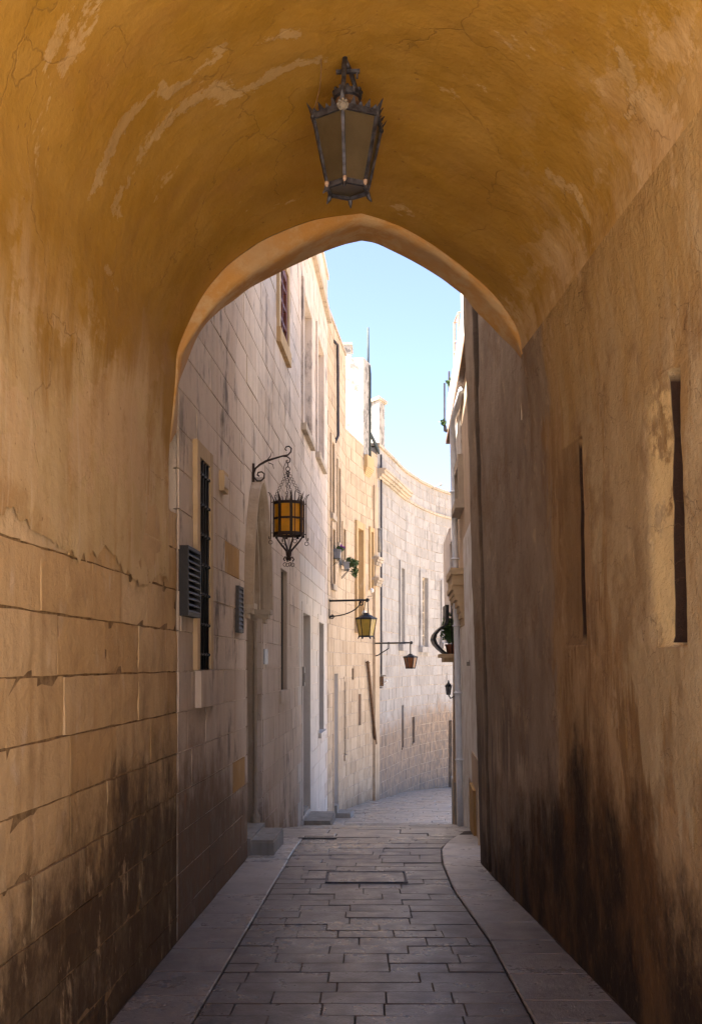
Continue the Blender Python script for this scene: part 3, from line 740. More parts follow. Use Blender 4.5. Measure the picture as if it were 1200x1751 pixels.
# old cracks across the vault, filled and washed over: kept as a vertex attribute of the vault
def vault_pt(px, py):
    """where the photo's ray meets the vault sections"""
    best = None
    for k in range(NS):
        A, B_ = secs[k], secs[k + 1]
        for i in range(9, n_ - 11):
            for tri in ((A[i], B_[i], B_[i + 1]), (A[i], B_[i + 1], A[i + 1])):
                h = intersect_ray_tri(*tri, Vector(((px - CX) / F, 1, (HY - py) / F)), Vector((0, 0, CH)), True)
                if h is not None and (best is None or h.y > 0): return h
    return None
from mathutils.geometry import intersect_ray_tri as _irt
def intersect_ray_tri(a_, b_, c, d, o, clip): return _irt(a_, b_, c, d, o, clip)

CRACKS = [[(206, 385, 4), (196, 352, 6), (218, 312, 8), (240, 268, 10), (272, 226, 11), (300, 195, 12), (335, 168, 11), (372, 150, 13), (384, 168, 12), (415, 158, 7), (460, 132, 9), (475, 122, 7), (520, 106, 6), (560, 100, 4)],
          [(160, 330, 6), (172, 300, 9), (200, 232, 12), (215, 205, 10), (245, 175, 6), (272, 150, 9), (285, 160, 8), (318, 142, 6), (345, 115, 5), (370, 98, 11), (385, 66, 5)], [(455, 70, 5), (480, 58, 9), (510, 60, 8)],
          [(1185, 95, 2), (1160, 150, 2.5), (1125, 195, 2), (1098, 250, 2)], [(180, 455, 3), (195, 480, 4), (205, 500, 2)], [(940, 300, 8), (985, 330, 9), (1010, 390, 5)], [(1060, 90, 9), (1085, 150, 14), (1075, 210, 8)]]
cpts = []
for C_ in CRACKS:
    for (a_, b_) in zip(C_, C_[1:]):
        for k in range(6):
            t = k / 6; x, y, h = (u + (v_ - u) * t for u, v_ in zip(a_, b_)); p = vault_pt(x, y)
            if p is not None: cpts.append((p, h * 1.25 * p.y / F + .006))
crack = []
for p in V:
    best = 0
    if p.z > 2.5 and p.y > 3.3:
        for c, h in cpts:
            dx = p.x - c.x
            if abs(dx) < .12 and abs(p.y - c.y) < .12:
                d = (p - c).length; best = max(best, 1 - d / (h * 1.8))
    crack.append(max(0, best))
mesh('vault', V, [(k * n_ + i, (k + 1) * n_ + i, (k + 1) * n_ + i + 1, k * n_ + i + 1) for k in range(NS) for i in range(n_ - 1)], M['vault'], passage, True, attrs={'crack': crack})
vo = bpy.data.objects['vault']; vo.data.materials.append(M['rwall'])
vo.data.polygons.foreach_set('material_index', [1 if i >= n_ - 12 else 0 for k in range(NS) for i in range(n_ - 1)])
# end rib: the step down from the vault, its soffit, and the outer face above
def rough(p, a_): return p + Vector((0, 0, 1)) * a_ * mnoise.noise(p * 6) + Vector((1, 0, 0)) * a_ * mnoise.noise(p * 7 + Vector((5, 5, 5)))
pm1 = [a_.lerp(b_, .35) for a_, b_ in zip(pn, pf)]; pm2 = [a_.lerp(b_, .75) for a_, b_ in zip(pn, pf)]
rings = [pv, [a_.lerp(b_, .5) for a_, b_ in zip(pv, pn)], pn, pm1, pm2, pf]
V = []
for j, rr in enumerate(rings):
    for p in rr: V.append(rough(p, .009) if 0 < j else p)
m_ = len(pv)
mesh('arch_rib', V, [(j * m_ + i, j * m_ + i + 1, (j + 1) * m_ + i + 1, (j + 1) * m_ + i) for j in range(len(rings) - 1) for i in range(m_ - 1)], M['rib'], passage, True)
# storey over the passage: outer faces and roof (they keep the sky and the sun out)
TOPZ = 9.0; mb = MB()
fo = [rough(p, .009) for p in pf]
for a_, b_ in zip(fo, fo[1:]): mb.add([a_, b_, Vector((b_.x, b_.y, TOPZ)), Vector((a_.x, a_.y, TOPZ))], [(0, 1, 2, 3)])
yb = YB; back = [Vector((s_.x, yb, s_.z)) for s_ in secs[0]]
for a_, b_ in zip(back, back[1:]): mb.add([a_, b_, Vector((b_.x, yb, TOPZ)), Vector((a_.x, yb, TOPZ))], [(3, 2, 1, 0)])
l0, r0 = back[0], back[-1]
mb.add([(l0.x, yb, -.1), (l0.x, yb, TOPZ), (-6, yb, TOPZ), (-6, yb, -.1)], [(0, 1, 2, 3)])
mb.add([(XR(yb), yb, -.1), (r0.x, yb, TOPZ), (7, yb, TOPZ), (7, yb, -.1)], [(3, 2, 1, 0)])
lf, rf = fo[0], fo[-1]
mb.add([(rf.x, rf.y, 3.3), (7, rf.y, 3.3), (7, rf.y, TOPZ), (rf.x, rf.y, TOPZ)], [(0, 1, 2, 3)])
mb.add([(-6, lf.y, -.1), (lf.x - .02, lf.y, -.1), (lf.x - .02, lf.y, TOPZ), (-6, lf.y, TOPZ)], [(0, 1, 2, 3)])
mb.add([(-6, yb, TOPZ), (7, yb, TOPZ), (7, 7.4, TOPZ), (-6, 7.0, TOPZ)], [(0, 1, 2, 3)])
mb.add([(-6, yb, -.1), (-6, 7.0, -.1), (-6, 7.0, TOPZ), (-6, yb, TOPZ)], [(0, 1, 2, 3)])
mb.add([(7, yb, -.1), (7, 7.4, -.1), (7, 7.4, TOPZ), (7, yb, TOPZ)], [(0, 1, 2, 3)])
mb.build('upper_storey', M['stone_house'], passage)
# left wall of squared stone, plaster hanging over its top courses
sw = backing(wallL, 0, wallL.L - .001, -.1, 2.6, [], M['mortar_dark'], passage, 'stone_wall', -.0125)
def gold(q): return M['stone_gold']
stones(wallL, passage, sw, 0, wallL.L - .002, -.05, 2.62, 1.898, .25, (.42, .85), [], gold, joint=.004, proud=-.006, bev=.0028, rough=.0022, cap=120, fine=True)
# right wall, plaster throughout: two narrow niches and the groove by its outer corner
def nich(px0, px1, zr):                  # far and near edge of a niche on the leaning wall
    f_ = lambda px: (1.666 - .028 * zr) / ((px - CX) / F + .061)
    return f_(px0), f_(px1)
NA, NB_ = nich(1110, 1171, 2.2), nich(962, 999, 2.3)
NICHES = [(NA[0], NA[1], 1.765, 2.90, .045), (NB_[0], NB_[1], 1.795, 2.93, .018)]
st = set([round(1.4 + .1 * i, 4) for i in range(25)] + [round(3.9 + .04 * i, 4) for i in range(int((9.47 - 3.9) / .04) + 1)] + [9.47])
for f_, n__, *_ in NICHES:
    for k in range(41): st.add(round(n__ + (f_ - n__) * k / 40, 5))
    st.add(round(n__ - .002, 5)); st.add(round(n__ - .012, 5))
for g in (8.90, 8.93, 8.96, 8.99, 9.02, 9.05, 9.08, 9.11, 9.14): st.add(g)
st = sorted(st); zz = sorted({round(-.12 + .045 * i, 4) for i in range(int(6.7 / .045))} | {round(q + d, 4) for nn_ in NICHES for q in nn_[2:4] for d in (-.008, 0, .008, .02)})
V = []; gro = []; spl = []; sli = []
for y in st:
    for z in zz:
        ynew = y; x = XR(y, z); g_ = 0; s_ = 0; k_ = 0
        p = Vector((x, y, z))
        x -= .014 * mnoise.noise(p * .9 * Vector((1, 1, 1)).length / 1.7) + .006 * mnoise.noise(p * 3.1) + .003 * mnoise.noise(p * 9)
        for fy, ny, z0, z1, D in NICHES:
            if ny - 1e-6 <= y <= fy and z0 <= z <= z1:
                u = (fy - y) / (fy - ny)
                end = min(1, (z - z0) / .05, (z1 - z) / .30); end = max(0, end) ** .5
                us = .53 if fy < 5.5 else .75
                d = D * (1 - (1 - u) ** 1.7) * end
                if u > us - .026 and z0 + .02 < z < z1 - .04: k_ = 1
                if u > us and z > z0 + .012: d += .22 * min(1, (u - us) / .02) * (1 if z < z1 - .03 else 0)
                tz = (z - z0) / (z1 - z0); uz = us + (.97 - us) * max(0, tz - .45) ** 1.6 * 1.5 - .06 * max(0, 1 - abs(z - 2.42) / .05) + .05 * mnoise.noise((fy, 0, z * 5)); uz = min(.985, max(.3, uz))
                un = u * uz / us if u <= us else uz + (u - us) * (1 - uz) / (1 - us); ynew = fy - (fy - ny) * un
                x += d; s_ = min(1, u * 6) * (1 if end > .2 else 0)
        wob = .03 * mnoise.noise((0, 0, z * 1.3)) + .012 * mnoise.noise((3, 0, z * 5)); gc = 8.98 - .045 * max(0, z - 3.2) / 1.0 + wob; hw = .055 + .045 * max(0, min(1, (z - 2.6) / 2))
        dg = abs(y - gc)
        if dg < hw * 1.5:
            q = max(0, 1 - dg / hw); x += .05 * min(1, q * 3); g_ = min(1, max(0, 1.5 - dg / hw) * 1.5)
        if y > 9.2: x -= .01
        if y > 9.44: x += .02
        V.append((x, ynew, z)); gro.append(g_); spl.append(s_); sli.append(k_)
nz_ = len(zz)
fcs = [(j * nz_ + i, j * nz_ + i + 1, (j + 1) * nz_ + i + 1, (j + 1) * nz_ + i) for j in range(len(st) - 1) for i in range(nz_ - 1)]
b = len(V)                               # return of the corner and the back
for i, z in enumerate(zz): V.append((1.45, 9.50, z)); gro.append(0); spl.append(0); sli.append(0)
fcs += [((len(st) - 1) * nz_ + i, (len(st) - 1) * nz_ + i + 1, b + i + 1, b + i) for i in range(nz_ - 1)]
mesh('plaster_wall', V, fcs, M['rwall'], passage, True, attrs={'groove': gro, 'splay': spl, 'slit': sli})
# ------------------------------------------------------------------ first house on the left
h1 = thing('stone_house', 'pale ashlar house with barred window, gothic doorway and two lanterns on its wall', 'house', (XL(10) - 1, 10, 0))
H1TOP = 8.42
O = {k: B1.rect(*q) for k, q in dict(barred=(343, 362, 790, 1145), slit=(480, 490, 975, 1180), gdoor=(518, 530, 1050, 1392), gwin=(545, 553, 1065, 1250), red=(475, 489, 452, 582), blindA=(517, 530, 522, 742), blindB=(541, 551, 590, 787)).items()}
O['barred'] = B1.rect(343, 361, 790, 1145, .03)
# gothic doorway
gs0, gs1 = B1.px(423), B1.px(448); gz0 = .16; gzs = B1.at(436, 1040)[1]; gza = B1.at(436, 862)[1]
O['gothic'] = (gs0, gs1, gz0, gzs)
gm = (gs0 + gs1) / 2; gw = gs1 - gs0; gh = gza - gzs
def arch_pts(half, height, n=10):
    """pointed arch, left springer to right; half span and rise"""
    L = []
    for i in range(n + 1):
        t = math.pi / 2 * i / n; L.append((-half * math.cos(t), height * (.86 * math.sin(t) + .14 * i / n)))
    return L + [(-x, z) for x, z in reversed(L[:-1])]
RING = .20
out_half, out_h = gw / 2 + RING, gh + RING * 1.25
ahole = (gm - out_half, gm + out_half, gzs, gzs + out_h)
holes1 = list(O.values()) + [ahole]
w1 = backing(B1, 0, B1.L, -2.0, H1TOP, holes1, M['mortar'], h1, 'wall')
GREY0, GREY1 = B1.px(512), B1.px(557.5)
def mat1(q):
    c = (q[0] + q[1]) / 2; zc = (q[2] + q[3]) / 2
    if GREY0 < c < GREY1 and -1 < zc < 3.05: return M['stone_grey']
    pc = B1.P(c, zc); px, py = CX + pc.x / pc.y * F, HY - (zc - CH) / pc.y * F
    if 385 < px < 402 and 940 < py < 1015: return M['stone_ochre']
    if 404 < px < 415 and 1290 < py < 1350: return M['stone_ochre']
    if 305 < px < 322 and 1140 < py < 1210 and random.random() < .7: return M['stone_ochre']
    return M['stone_house']
def seen_arch(W, q):                     # hidden above the end arch
    p = W.P((q[0] + q[1]) / 2, (q[2] + q[3]) / 2); px, py = CX + p.x / p.y * F, HY - (p.z - CH) / p.y * F
    return 0.001 if py < 590 - (px - 330) * .85 - 15 else 1
stones(B1, h1, w1, 0.02, B1.L, -1.1, H1TOP - .02, 1.898, .25, (.38, .72), holes1, mat1, joint=.004, bev=.003, rough=.002, cap=300, vis=seen_arch)
# spandrels beside the arch ring
ap = arch_pts(out_half, out_h)
mb = MB(); mid = len(ap) // 2
for i in range(len(ap) - 1):
    (xa, za), (xb, zb) = ap[i], ap[i + 1]
    if i < mid: q = [(-out_half, za), (xa, za), (xb, zb), (-out_half, zb)]
    else: q = [(xa, za), (out_half, za), (out_half, zb), (xb, zb)]
    for off in (0.0,): mb.add([B1.P(gm + x, gzs + z, off) for x, z in q], [(0, 1, 2, 3)], .5)
mb.build('spandrel', M['stone_house'], h1)
door = thing  # (helper name kept free)
IA, OA = arch_pts(gw / 2, gh), ap
def ring_band(Pa, Pb, oa, ob, back=None):
    mbr = MB()
    A_ = [B1.P(gm + x, gzs + z, oa) for x, z in Pa]; Bq = [B1.P(gm + x, gzs + z, ob) for x, z in Pb]
    for i in range(len(A_) - 1): mbr.add([A_[i], A_[i + 1], Bq[i + 1], Bq[i]], [(0, 1, 2, 3)])
    return mbr
def lerp_arch(t): return [((1 - t) * a_[0] + t * b_[0], (1 - t) * a_[1] + t * b_[1]) for a_, b_ in zip(IA, OA)]
doorway = ring_band(lerp_arch(0), lerp_arch(0), -.30, -.09)
for t0, o0, t1, o1 in ((0, -.09, .25, -.085), (.25, -.085, .25, -.03), (.25, -.03, .45, -.025), (.45, -.06, .55, -.06), (.55, -.06, .55, .0), (.55, .0, .66, .05), (.66, .05, .8, .085), (.8, .085, 1.0, .085), (1.0, .085, 1.0, -.01)):
    q = ring_band(lerp_arch(t0), lerp_arch(t1), o0, o1); doorway.add(q.v, q.f)
gothic = doorway.build('doorway_arch', M['stone_arch'], h1)
mb = MB()
for sg, s_in, s_out in ((-1, gs0, gs0 - RING), (1, gs1, gs1 + RING)):      # jambs: stepped reveals and a roll
    for t0, o0, t1, o1 in ((0, -.30, 0, -.09), (0, -.09, .25, -.085), (.25, -.085, .25, -.045), (.25, -.045, .55, -.04), (.55, -.04, .55, .004)):
        a_, b_ = s_in + (s_out - s_in) * t0 * .5, s_in + (s_out - s_in) * t1 * .5
        mb.add([B1.P(a_, gz0, o0), B1.P(b_, gz0, o1), B1.P(b_, gzs, o1), B1.P(a_, gzs, o0)], [(0, 1, 2, 3)])
    c = s_in + (s_out - s_in) * .12
    mb.tube([B1.P(c, gz0 + .12, -.065), B1.P(c, gzs - .1, -.065)], .032, 10)
    mb.lathe(B1.P(c, gz0, -.065), [(.055, 0), (.055, .06), (.042, .09), (.034, .12)], 10)
mb.build('jamb', M['stone_arch'], h1)
for sg, s_in in ((-1, gs0), (1, gs1)):   # capitals
    mb = MB(); o_ = s_in + sg * RING * .95
    a_, b_ = sorted((s_in - sg * .01, o_))
    B1.block(mb, (a_, b_, gzs - .035, gzs + .012), -.1, .085); B1.block(mb, (a_ + .01, b_ - .01, gzs - .075, gzs - .036), -.1, .06); B1.block(mb, (a_ + .025, b_ - .025, gzs - .12, gzs - .076), -.1, .03)
    mb.build('capital', M['stone_cornice'], h1)
mb = MB(); mb.add([B1.P(gs0, gz0, -.28), B1.P(gs1, gz0, -.28), B1.P(gs1, gzs, -.28), B1.P(gs0, gzs, -.28)], [(0, 1, 2, 3)])
A_ = [B1.P(gm + x, gzs + z, -.28) for x, z in IA]; mb.add(A_, [tuple(range(len(A_)))])
dl = mb.build('door_leaf', M['dark_wood'], h1)
B1_s = MB(); B1.block(B1_s, (gs0 - .0, gs1 + .0, -.05, gz0), -.28, .03); B1_s.build('threshold', M['step'], h1)

opening(B1, h1, O['barred'], .003, M['reveal_gold'], M['dark'], surround=(.10, .03), msur=M['reveal'], sill=None, bars=(4, 7, .016))
mb = MB(); sb = B1.rect(333, 365, 1146, 1207); B1.block(mb, sb, -.03, .045); mb.build('sill', M['stone_house'], h1)
opening(B1, h1, O['slit'], .045, M['stone_house'], M['dark'], sill=(.12, .14, .02), msill=M['stone_house'])
opening(B1, h1, O['gdoor'], .30, M['stone_grey'], M['grey_door'], name='doorway', surround=(.14, .006), msur=M['stone_grey'])
opening(B1, h1, O['gwin'], .26, M['stone_grey'], M['dark'], sill=(.1, .08, .05), msill=M['stone_grey'], surround=(.12, .006), msur=M['stone_grey'])
opening(B1, h1, O['red'], .03, M['reveal'], M['red_wood'], frame=.09, mframe=M['red_wood'], panes=(2, 4), surround=(.13, .035), msur=M['reveal'], sill=(.14, .16, .05), msill=M['reveal_gold'])
for k in ('blindA', 'blindB'):
    opening(B1, h1, O[k], .14, M['stone_house'], M['stone_grey'], surround=(.16, .03), msur=M['stone_house'], sill=(.18, .09, .07), msill=M['stone_cornice'])
mb = MB(); B1.block(mb, (0, B1.L, 7.66, 7.78), -.02, .07, 6); mb.build('string_course', M['stone_cornice'], h1)
mb = MB(); B1.block(mb, (0, B1.L, H1TOP, H1TOP + .06), -.35, .03, 6); mb.build('coping', M['stone_house'], h1)
def body(W, root, zt, depth, m, name='roof', z0=-2.2):
    mbb = MB(); S = [q for q in W.s]
    fr = [W.P(s_, zt, -.05) for s_ in S]; n0 = W.nrm(W.L / 2); bk = [p - n0 * depth for p in fr]
    for i in range(len(S) - 1): mbb.add([fr[i], fr[i + 1], bk[i + 1], bk[i]], [(0, 1, 2, 3)])
    for i in (0, len(S) - 1):
        a_, b_ = fr[i], bk[i]; mbb.add([a_, b_, Vector((b_.x, b_.y, z0)), Vector((a_.x, a_.y, z0))], [(0, 1, 2, 3)])
    for i in range(len(S) - 1):
        a_, b_ = bk[i], bk[i + 1]; mbb.add([a_, b_, Vector((b_.x, b_.y, z0)), Vector((a_.x, a_.y, z0))], [(0, 1, 2, 3)])
    return mbb.build(name, m, root)
body(B1, h1, H1TOP - .03, 4.5, M['stone_house'])

# ------------------------------------------------------------------ second house (taller part and lower part with its roof block)
h2 = thing('townhouse', 'tall narrow sandy townhouse with flower boxes and a dark cable down its upper wall', 'house', (-.9, 21, -1))
H2TOP = 7.92
O2 = {k: B2.rect(*q) for k, q in dict(door=(571, 577, 1152, 1395), low=(588.5, 593, 1165, 1290), wa=(566.5, 570.5, 905, 1000), wb=(576.5, 580, 800, 930), wc=(585, 589, 905, 960), up=(565.5, 569.5, 757, 880)).items()}
w2 = backing(B2, 0, B2.L, -2.4, H2TOP, list(O2.values()), M['mortar_far'], h2, 'wall')
stones(B2, h2, w2, .01, B2.L, -1.4, H2TOP - .01, 1.9, .25, (.35, .6), list(O2.values()), lambda q: M['stone_warm'], joint=.008, bev=.004, rough=.003, cap=120)
opening(B2, h2, O2['door'], .3, M['stone_grey'], M['grey_door'], name='doorway', surround=(.13, .01), msur=M['stone_warm'])
opening(B2, h2, O2['low'], .2, M['stone_warm'], M['dark_wood'], surround=(.1, .01), msur=M['stone_warm'], sill=(.1, .1, .03))
for k in ('wa', 'wb', 'wc', 'up'):
    opening(B2, h2, O2[k], .15, M['reveal_gold'], M['dark_wood'], surround=(.12, .03), msur=M['stone_warm'], sill=(.12, .1, .06), msill=M['stone_cornice'])
mb = MB(); B2.block(mb, (0, B2.L, H2TOP, H2TOP + .05), -.35, .02); mb.build('coping', M['stone_cornice'], h2)
body(B2, h2, H2TOP - .03, 4.0, M['stone_warm'])

h3 = thing('corner_house', 'sunlit golden house with whitewashed roof block and a carved golden corbel', 'house', (-.3, 24, -1))
H3TOP = 6.45
O3 = {k: B3.rect(*q) for k, q in dict(gold=(609, 618, 905, 1070), gold2=(632, 636, 910, 1010), red=(612, 616.5, 1187, 1240), hole=(601.5, 604.5, 1143, 1162), slot=(640.5, 643, 1196, 1260)).items()}
w3 = backing(B3, 0, B3.L, -2.6, H3TOP, list(O3.values()), M['mortar_far'], h3, 'wall')
stones(B3, h3, w3, .01, B3.L, -1.7, H3TOP - .01, 1.9, .25, (.35, .6), list(O3.values()), lambda q: M['stone_warm'], joint=.007, bev=.004, rough=.003, cap=160)
opening(B3, h3, O3['gold'], .12, M['reveal_gold'], M['pane_warm'], surround=(.15, .05), msur=M['reveal_gold'], sill=(.16, .16, .08), msill=M['reveal'], frame=.05, mframe=M['white_frame'], panes=(2, 4))
opening(B3, h3, O3['gold2'], .12, M['reveal_gold'], M['pane_warm'], surround=(.1, .04), msur=M['reveal_gold'], frame=.04, mframe=M['white_frame'], panes=(2, 4))
opening(B3, h3, O3['red'], .06, M['stone_warm'], M['red_wood'], surround=(.06, .01), msur=M['stone_warm'])
opening(B3, h3, O3['hole'], .15, M['stone_warm'], M['dark'])
opening(B3, h3, O3['slot'], .15, M['stone_warm'], M['dark'])
body(B3, h3, H3TOP - .03, 4.0, M['stone_warm'])
# roof block standing on the facade: whitewashed end towards the street's near part
ta, tb = B3.px(620.5), B3.px(633)
TT = 8.34
def block_poly(mbb, poly, z0, z1):
    n = len(poly); return mbb.add([(x, y, z0) for x, y in poly] + [(x, y, z1) for x, y in poly], [tuple(reversed(range(n))), tuple(range(n, 2 * n))] + [(i, (i + 1) % n, n + (i + 1) % n, n + i) for i in range(n)])
pa, pb = B3.P(ta, 0, .012), B3.P(tb, 0, .012); nn0 = B3.nrm((ta + tb) / 2)
qa, qb = pa - nn0 * 2.2, pb - nn0 * 2.2
mb = MB(); block_poly(mb, [(qa.x, qa.y), (pa.x, pa.y), (pb.x, pb.y), (qb.x, qb.y)], 6.0, TT)
rb = mb.build('roof_block', M['tower'], h3)
mb = MB(); ra = pa - nn0 * .28 + Vector((0, .45, 0)); block_poly(mb, [(ra.x - 1.4, ra.y), (ra.x, ra.y), (ra.x + .02, ra.y + .7), (ra.x - 1.4, ra.y + .7)], TT - .1, TT + .42)
block_poly(mb, [(ra.x - 1.45, ra.y - .03), (ra.x + .03, ra.y - .03), (ra.x + .05, ra.y + .73), (ra.x - 1.45, ra.y + .73)], TT + .42, TT + .47)
mb.build('roof_cabin', M['tower'], h3)
# golden rounded corbel and the wall piece over it
mb = MB(); cs0, cs1 = B3.px(621), B3.px(633); zc = B3.at(627, 800)[1]
B3.block(mb, (cs0, cs1, zc - .02, zc + .24), -.02, .09)
for i in range(5):
    B3.block(mb, (cs0 + .02 * i, cs1 - .02 * i, zc - .02 - .035 * (i + 1), zc - .021 - .035 * i), -.02, .09 - .016 * (i + 1) ** 1.0)
mb.build('corbel', M['reveal_gold'], h3)
# pilaster with capitals at the corner
mb = MB(); ps0, ps1 = B3.L - .42, B3.L - .02
B3.block(mb, (ps0, ps1, -1.9, B3.at(645, 960)[1]), -.02, .06); B3.block(mb, (ps0 + .04, ps1 - .04, B3.at(645, 960)[1] + .001, 5.7), -.02, .04)
mb.build('pilaster', M['stone_warm'], h3)
for yy in (955, 990):
    z = B3.at(645, yy)[1]; mb = MB()
    for k, (pr, hh) in enumerate(((.16, .06), (.13, .06), (.10, .07))): B3.block(mb, (ps0 - pr * .4, ps1 + pr * .1, z - .06 * k - hh + .001, z - .06 * k), -.02, pr)
    mb.build('capital', M['stone_cornice'], h3)

# ------------------------------------------------------------------ curved house closing the view
hf = thing('curved_house', 'pale house with curved wall closing the view, tall windows and a moulded cornice', 'house', (2.0, 30, -1.8))
HFTOP = 6.66
OF = {k: BF.rect(*q) for k, q in dict(w1=(683.5, 689, 972, 1102), w2=(719, 729, 988, 1106), w3=(757, 764.5, 1003, 1100), s1=(686.5, 690, 1206, 1278), s2=(704.5, 708.5, 1226, 1270), door=(766.5, 772, 1232, 1352)).items()}
wf = backing(BF, 0, BF.L, -3.4, HFTOP, list(OF.values()), M['mortar_far'], hf, 'wall')
stones(BF, hf, wf, .01, BF.L, -2.6, HFTOP - .01, 1.9, .27, (.38, .68), list(OF.values()), lambda q: M['stone_white'], joint=.007, bev=.004, rough=.004, cap=300)
for k, pn_ in (('w1', (2, 6)), ('w2', (2, 6)), ('w3', (2, 6))):
    opening(BF, hf, OF[k], .10, M['stone_white'], M['pane_far'], surround=(.17, .05), msur=M['stone_white'], sill=(.22, .16, .12), msill=M['stone_white'], frame=.06, mframe=M['white_frame'], panes=pn_)
for k in ('s1', 's2'): opening(BF, hf, OF[k], .18, M['stone_white'], M['dark_wood'], sill=(.03, .05, .03), msill=M['stone_white'])
opening(BF, hf, OF['door'], .15, M['stone_white'], M['blue_door'], name='doorway')
mb = MB()                                # moulded cornice, then a thin string course
e1 = BF.px(694)
for k, (z, h_, pr) in enumerate(((5.92, .05, .06), (5.971, .06, .11), (6.032, .07, .17), (6.103, .05, .20))): BF.block(mb, (0, e1, z, z + h_), -.02, pr, 10)
mb.build('cornice', M['stone_cornice'], hf)
mb = MB(); BF.block(mb, (e1 + .002, BF.L, 5.93, 5.99), -.02, .06, 12); mb.build('string_course', M['stone_cornice'], hf)
mb = MB(); BF.block(mb, (0, BF.L, HFTOP, HFTOP + .07), -.4, .05, 16); mb.build('coping', M['stone_cornice'], hf)
body(BF, hf, HFTOP - .03, 4.0, M['stone_white'])
ch = thing('roof_chimney', 'square whitewashed chimney with flat capstone rising behind the curved parapet', 'chimney', (.75, 27.4, 6))
mb = MB(); cx0, cy0 = unproj(637, 0, 27).x, 27.0; cxr = unproj(657.5, 0, 27.25).x
Zt = CH + (HY - 688) / F * 27
block_poly(mb, [(cx0 - .1, cy0 + .15), (unproj(648, 0, 26.7).x, 26.7), (cxr, 27.2), (cxr - .25, 27.75)], 5.6, Zt); mb.build('shaft', M['tower'], ch)
mb = MB(); block_poly(mb, [(cx0 - .16, cy0 + .13), (unproj(648, 0, 26.64).x, 26.62), (cxr + .07, 27.2), (cxr - .25, 27.83)], Zt, Zt + .07); mb.build('capstone', M['stone_cornice'], ch)

# ------------------------------------------------------------------ house on the right
hr = thing('rendered_house', 'narrow house with peeling tan and white render, white drainpipe and small balcony', 'house', (2.2, 13, 0))
HRTOP = 5.34
OR = {k: RH.rect(*q) for k, q in dict(door=(779, 784.5, 1172, 1404), upper=(773.5, 779, 915, 1050), top=(791, 797, 782, 848)).items()}
# render in three coats: tan above, white below, each a panel of the wall
wr = backing(RH, 0, RH.L, -1.5, HRTOP, list(OR.values()), M['render_tan'], hr, 'wall', -.004)
opening(RH, hr, OR['door'], .2, M['render_lilac'], M['dark_wood'], name='doorway', surround=(.22, .02), msur=M['render_lilac'])
opening(RH, hr, OR['upper'], .2, M['render_lilac'], M['dark_wood'], name='balcony_door')
opening(RH, hr, OR['top'], .12, M['stone_cornice'], M['dark_wood'], surround=(.12, .06), msur=M['stone_cornice'], sill=(.16, .1, .1), msill=M['stone_cornice'])
def panel(name, x0, x1, y0, y1, m, off, edge=.05):
    s0, s1, z0, z1 = RH.rect(x0, x1, y0, y1); n = 14; mbp = MB(); L = []
    for i in range(n + 1):
        t = i / n; L.append((s0 + edge * .8 * mnoise.noise((t * 9, 1, 2)), z0 + (z1 - z0) * t)); 
    Rr = [(s1 + edge * mnoise.noise((i / n * 9, 5, 3)), z0 + (z1 - z0) * i / n) for i in range(n + 1)]
    for i in range(n):
        q = [L[i], Rr[i], Rr[i + 1], L[i + 1]]; mbp.add([RH.P(s_, z, -.02) for s_, z in q] + [RH.P(s_, z, off) for s_, z in q], [(4, 5, 6, 7), (0, 1, 5, 4), (1, 2, 6, 5), (2, 3, 7, 6), (3, 0, 4, 7)])
    return mbp.build(name, m, hr)
panel('white_render', 797, 816, 890, 1335, M['render_bright'], .012, .10)
panel('rough_render', 806, 820, 1290, 1432, M['render_tan'], .022, .10)
panel('white_render', 762.5, 773, 905, 1060, M['render_lilac'], .010, .02)
panel('white_render', 786, 796.5, 1050, 1412, M['render_bright'], .008, .03)
panel('white_render', 784, 796, 690, 775, M['render_white'], .008, .03)
# plinth of worn stones at the foot
mb = MB(); s0, s1 = RH.px(818), RH.px(811); RH.block(mb, (max(s0, .0), s1, -.6, .42), -.02, .05); mb.build('plinth', M['stone_ochre'], hr)
mb = MB(); s0, s1 = RH.px(781), RH.px(775.2); RH.block(mb, (s0, s1, -1.2, -.02), -.02, .04); mb.build('plinth', M['step'], hr)
mb = MB(); RH.block(mb, (0, RH.L + .03, 4.86, 4.92), -.02, .06, 3); mb.build('string_course', M['rust'], hr)
mb = MB(); RH.block(mb, (0, RH.L + .04, 4.921, HRTOP), -.25, .035, 3); mb.build('parapet', M['render_white'], hr)
mb = MB(); RH.block(mb, (1.9, RH.L, HRTOP, HRTOP + .18), -.22, .02, 2); RH.block(mb, (0, 1.9, HRTOP, HRTOP + .42), -.22, .02, 2); mb.build('terrace_wall', M['render_white'], hr)
body(RH, hr, HRTOP - .04, 3.5, M['render_tan'], z0=-1.5)
# end wall beyond the corner
# carved corbel under a stone box
s0, s1 = RH.px(801.5), RH.px(791); z = RH.at(796, 975)[1]
mb = MB(); RH.block(mb, (s0, s1, z - .02, z + .06), -.02, .16); RH.block(mb, (s0 + .02, s1 - .02, z - .14, z - .021), -.02, .14)
for i, (dz, pr) in enumerate(((.20, .155), (.26, .13), (.32, .115), (.39, .085), (.46, .06), (.53, .045), (.62, .02))):
    RH.block(mb, (s0 + .03, s1 - .03, z - dz, z - ((.141, .201, .261, .321, .391, .461, .531)[i])), -.02, pr)
mb.build('corbel', M['reveal'], hr)
bs0, bs1 = RH.px(783.5, 1.8), RH.L - .15; zb = RH.at(778, 1119)[1]
mb = MB(); RH.block(mb, (bs0, bs1, zb - .05, zb), -.02, .24); RH.block(mb, (bs0 + .05, bs1 - .05, zb - .11, zb - .051), -.02, .19); mb.build('balcony_slab', M['reveal'], hr)
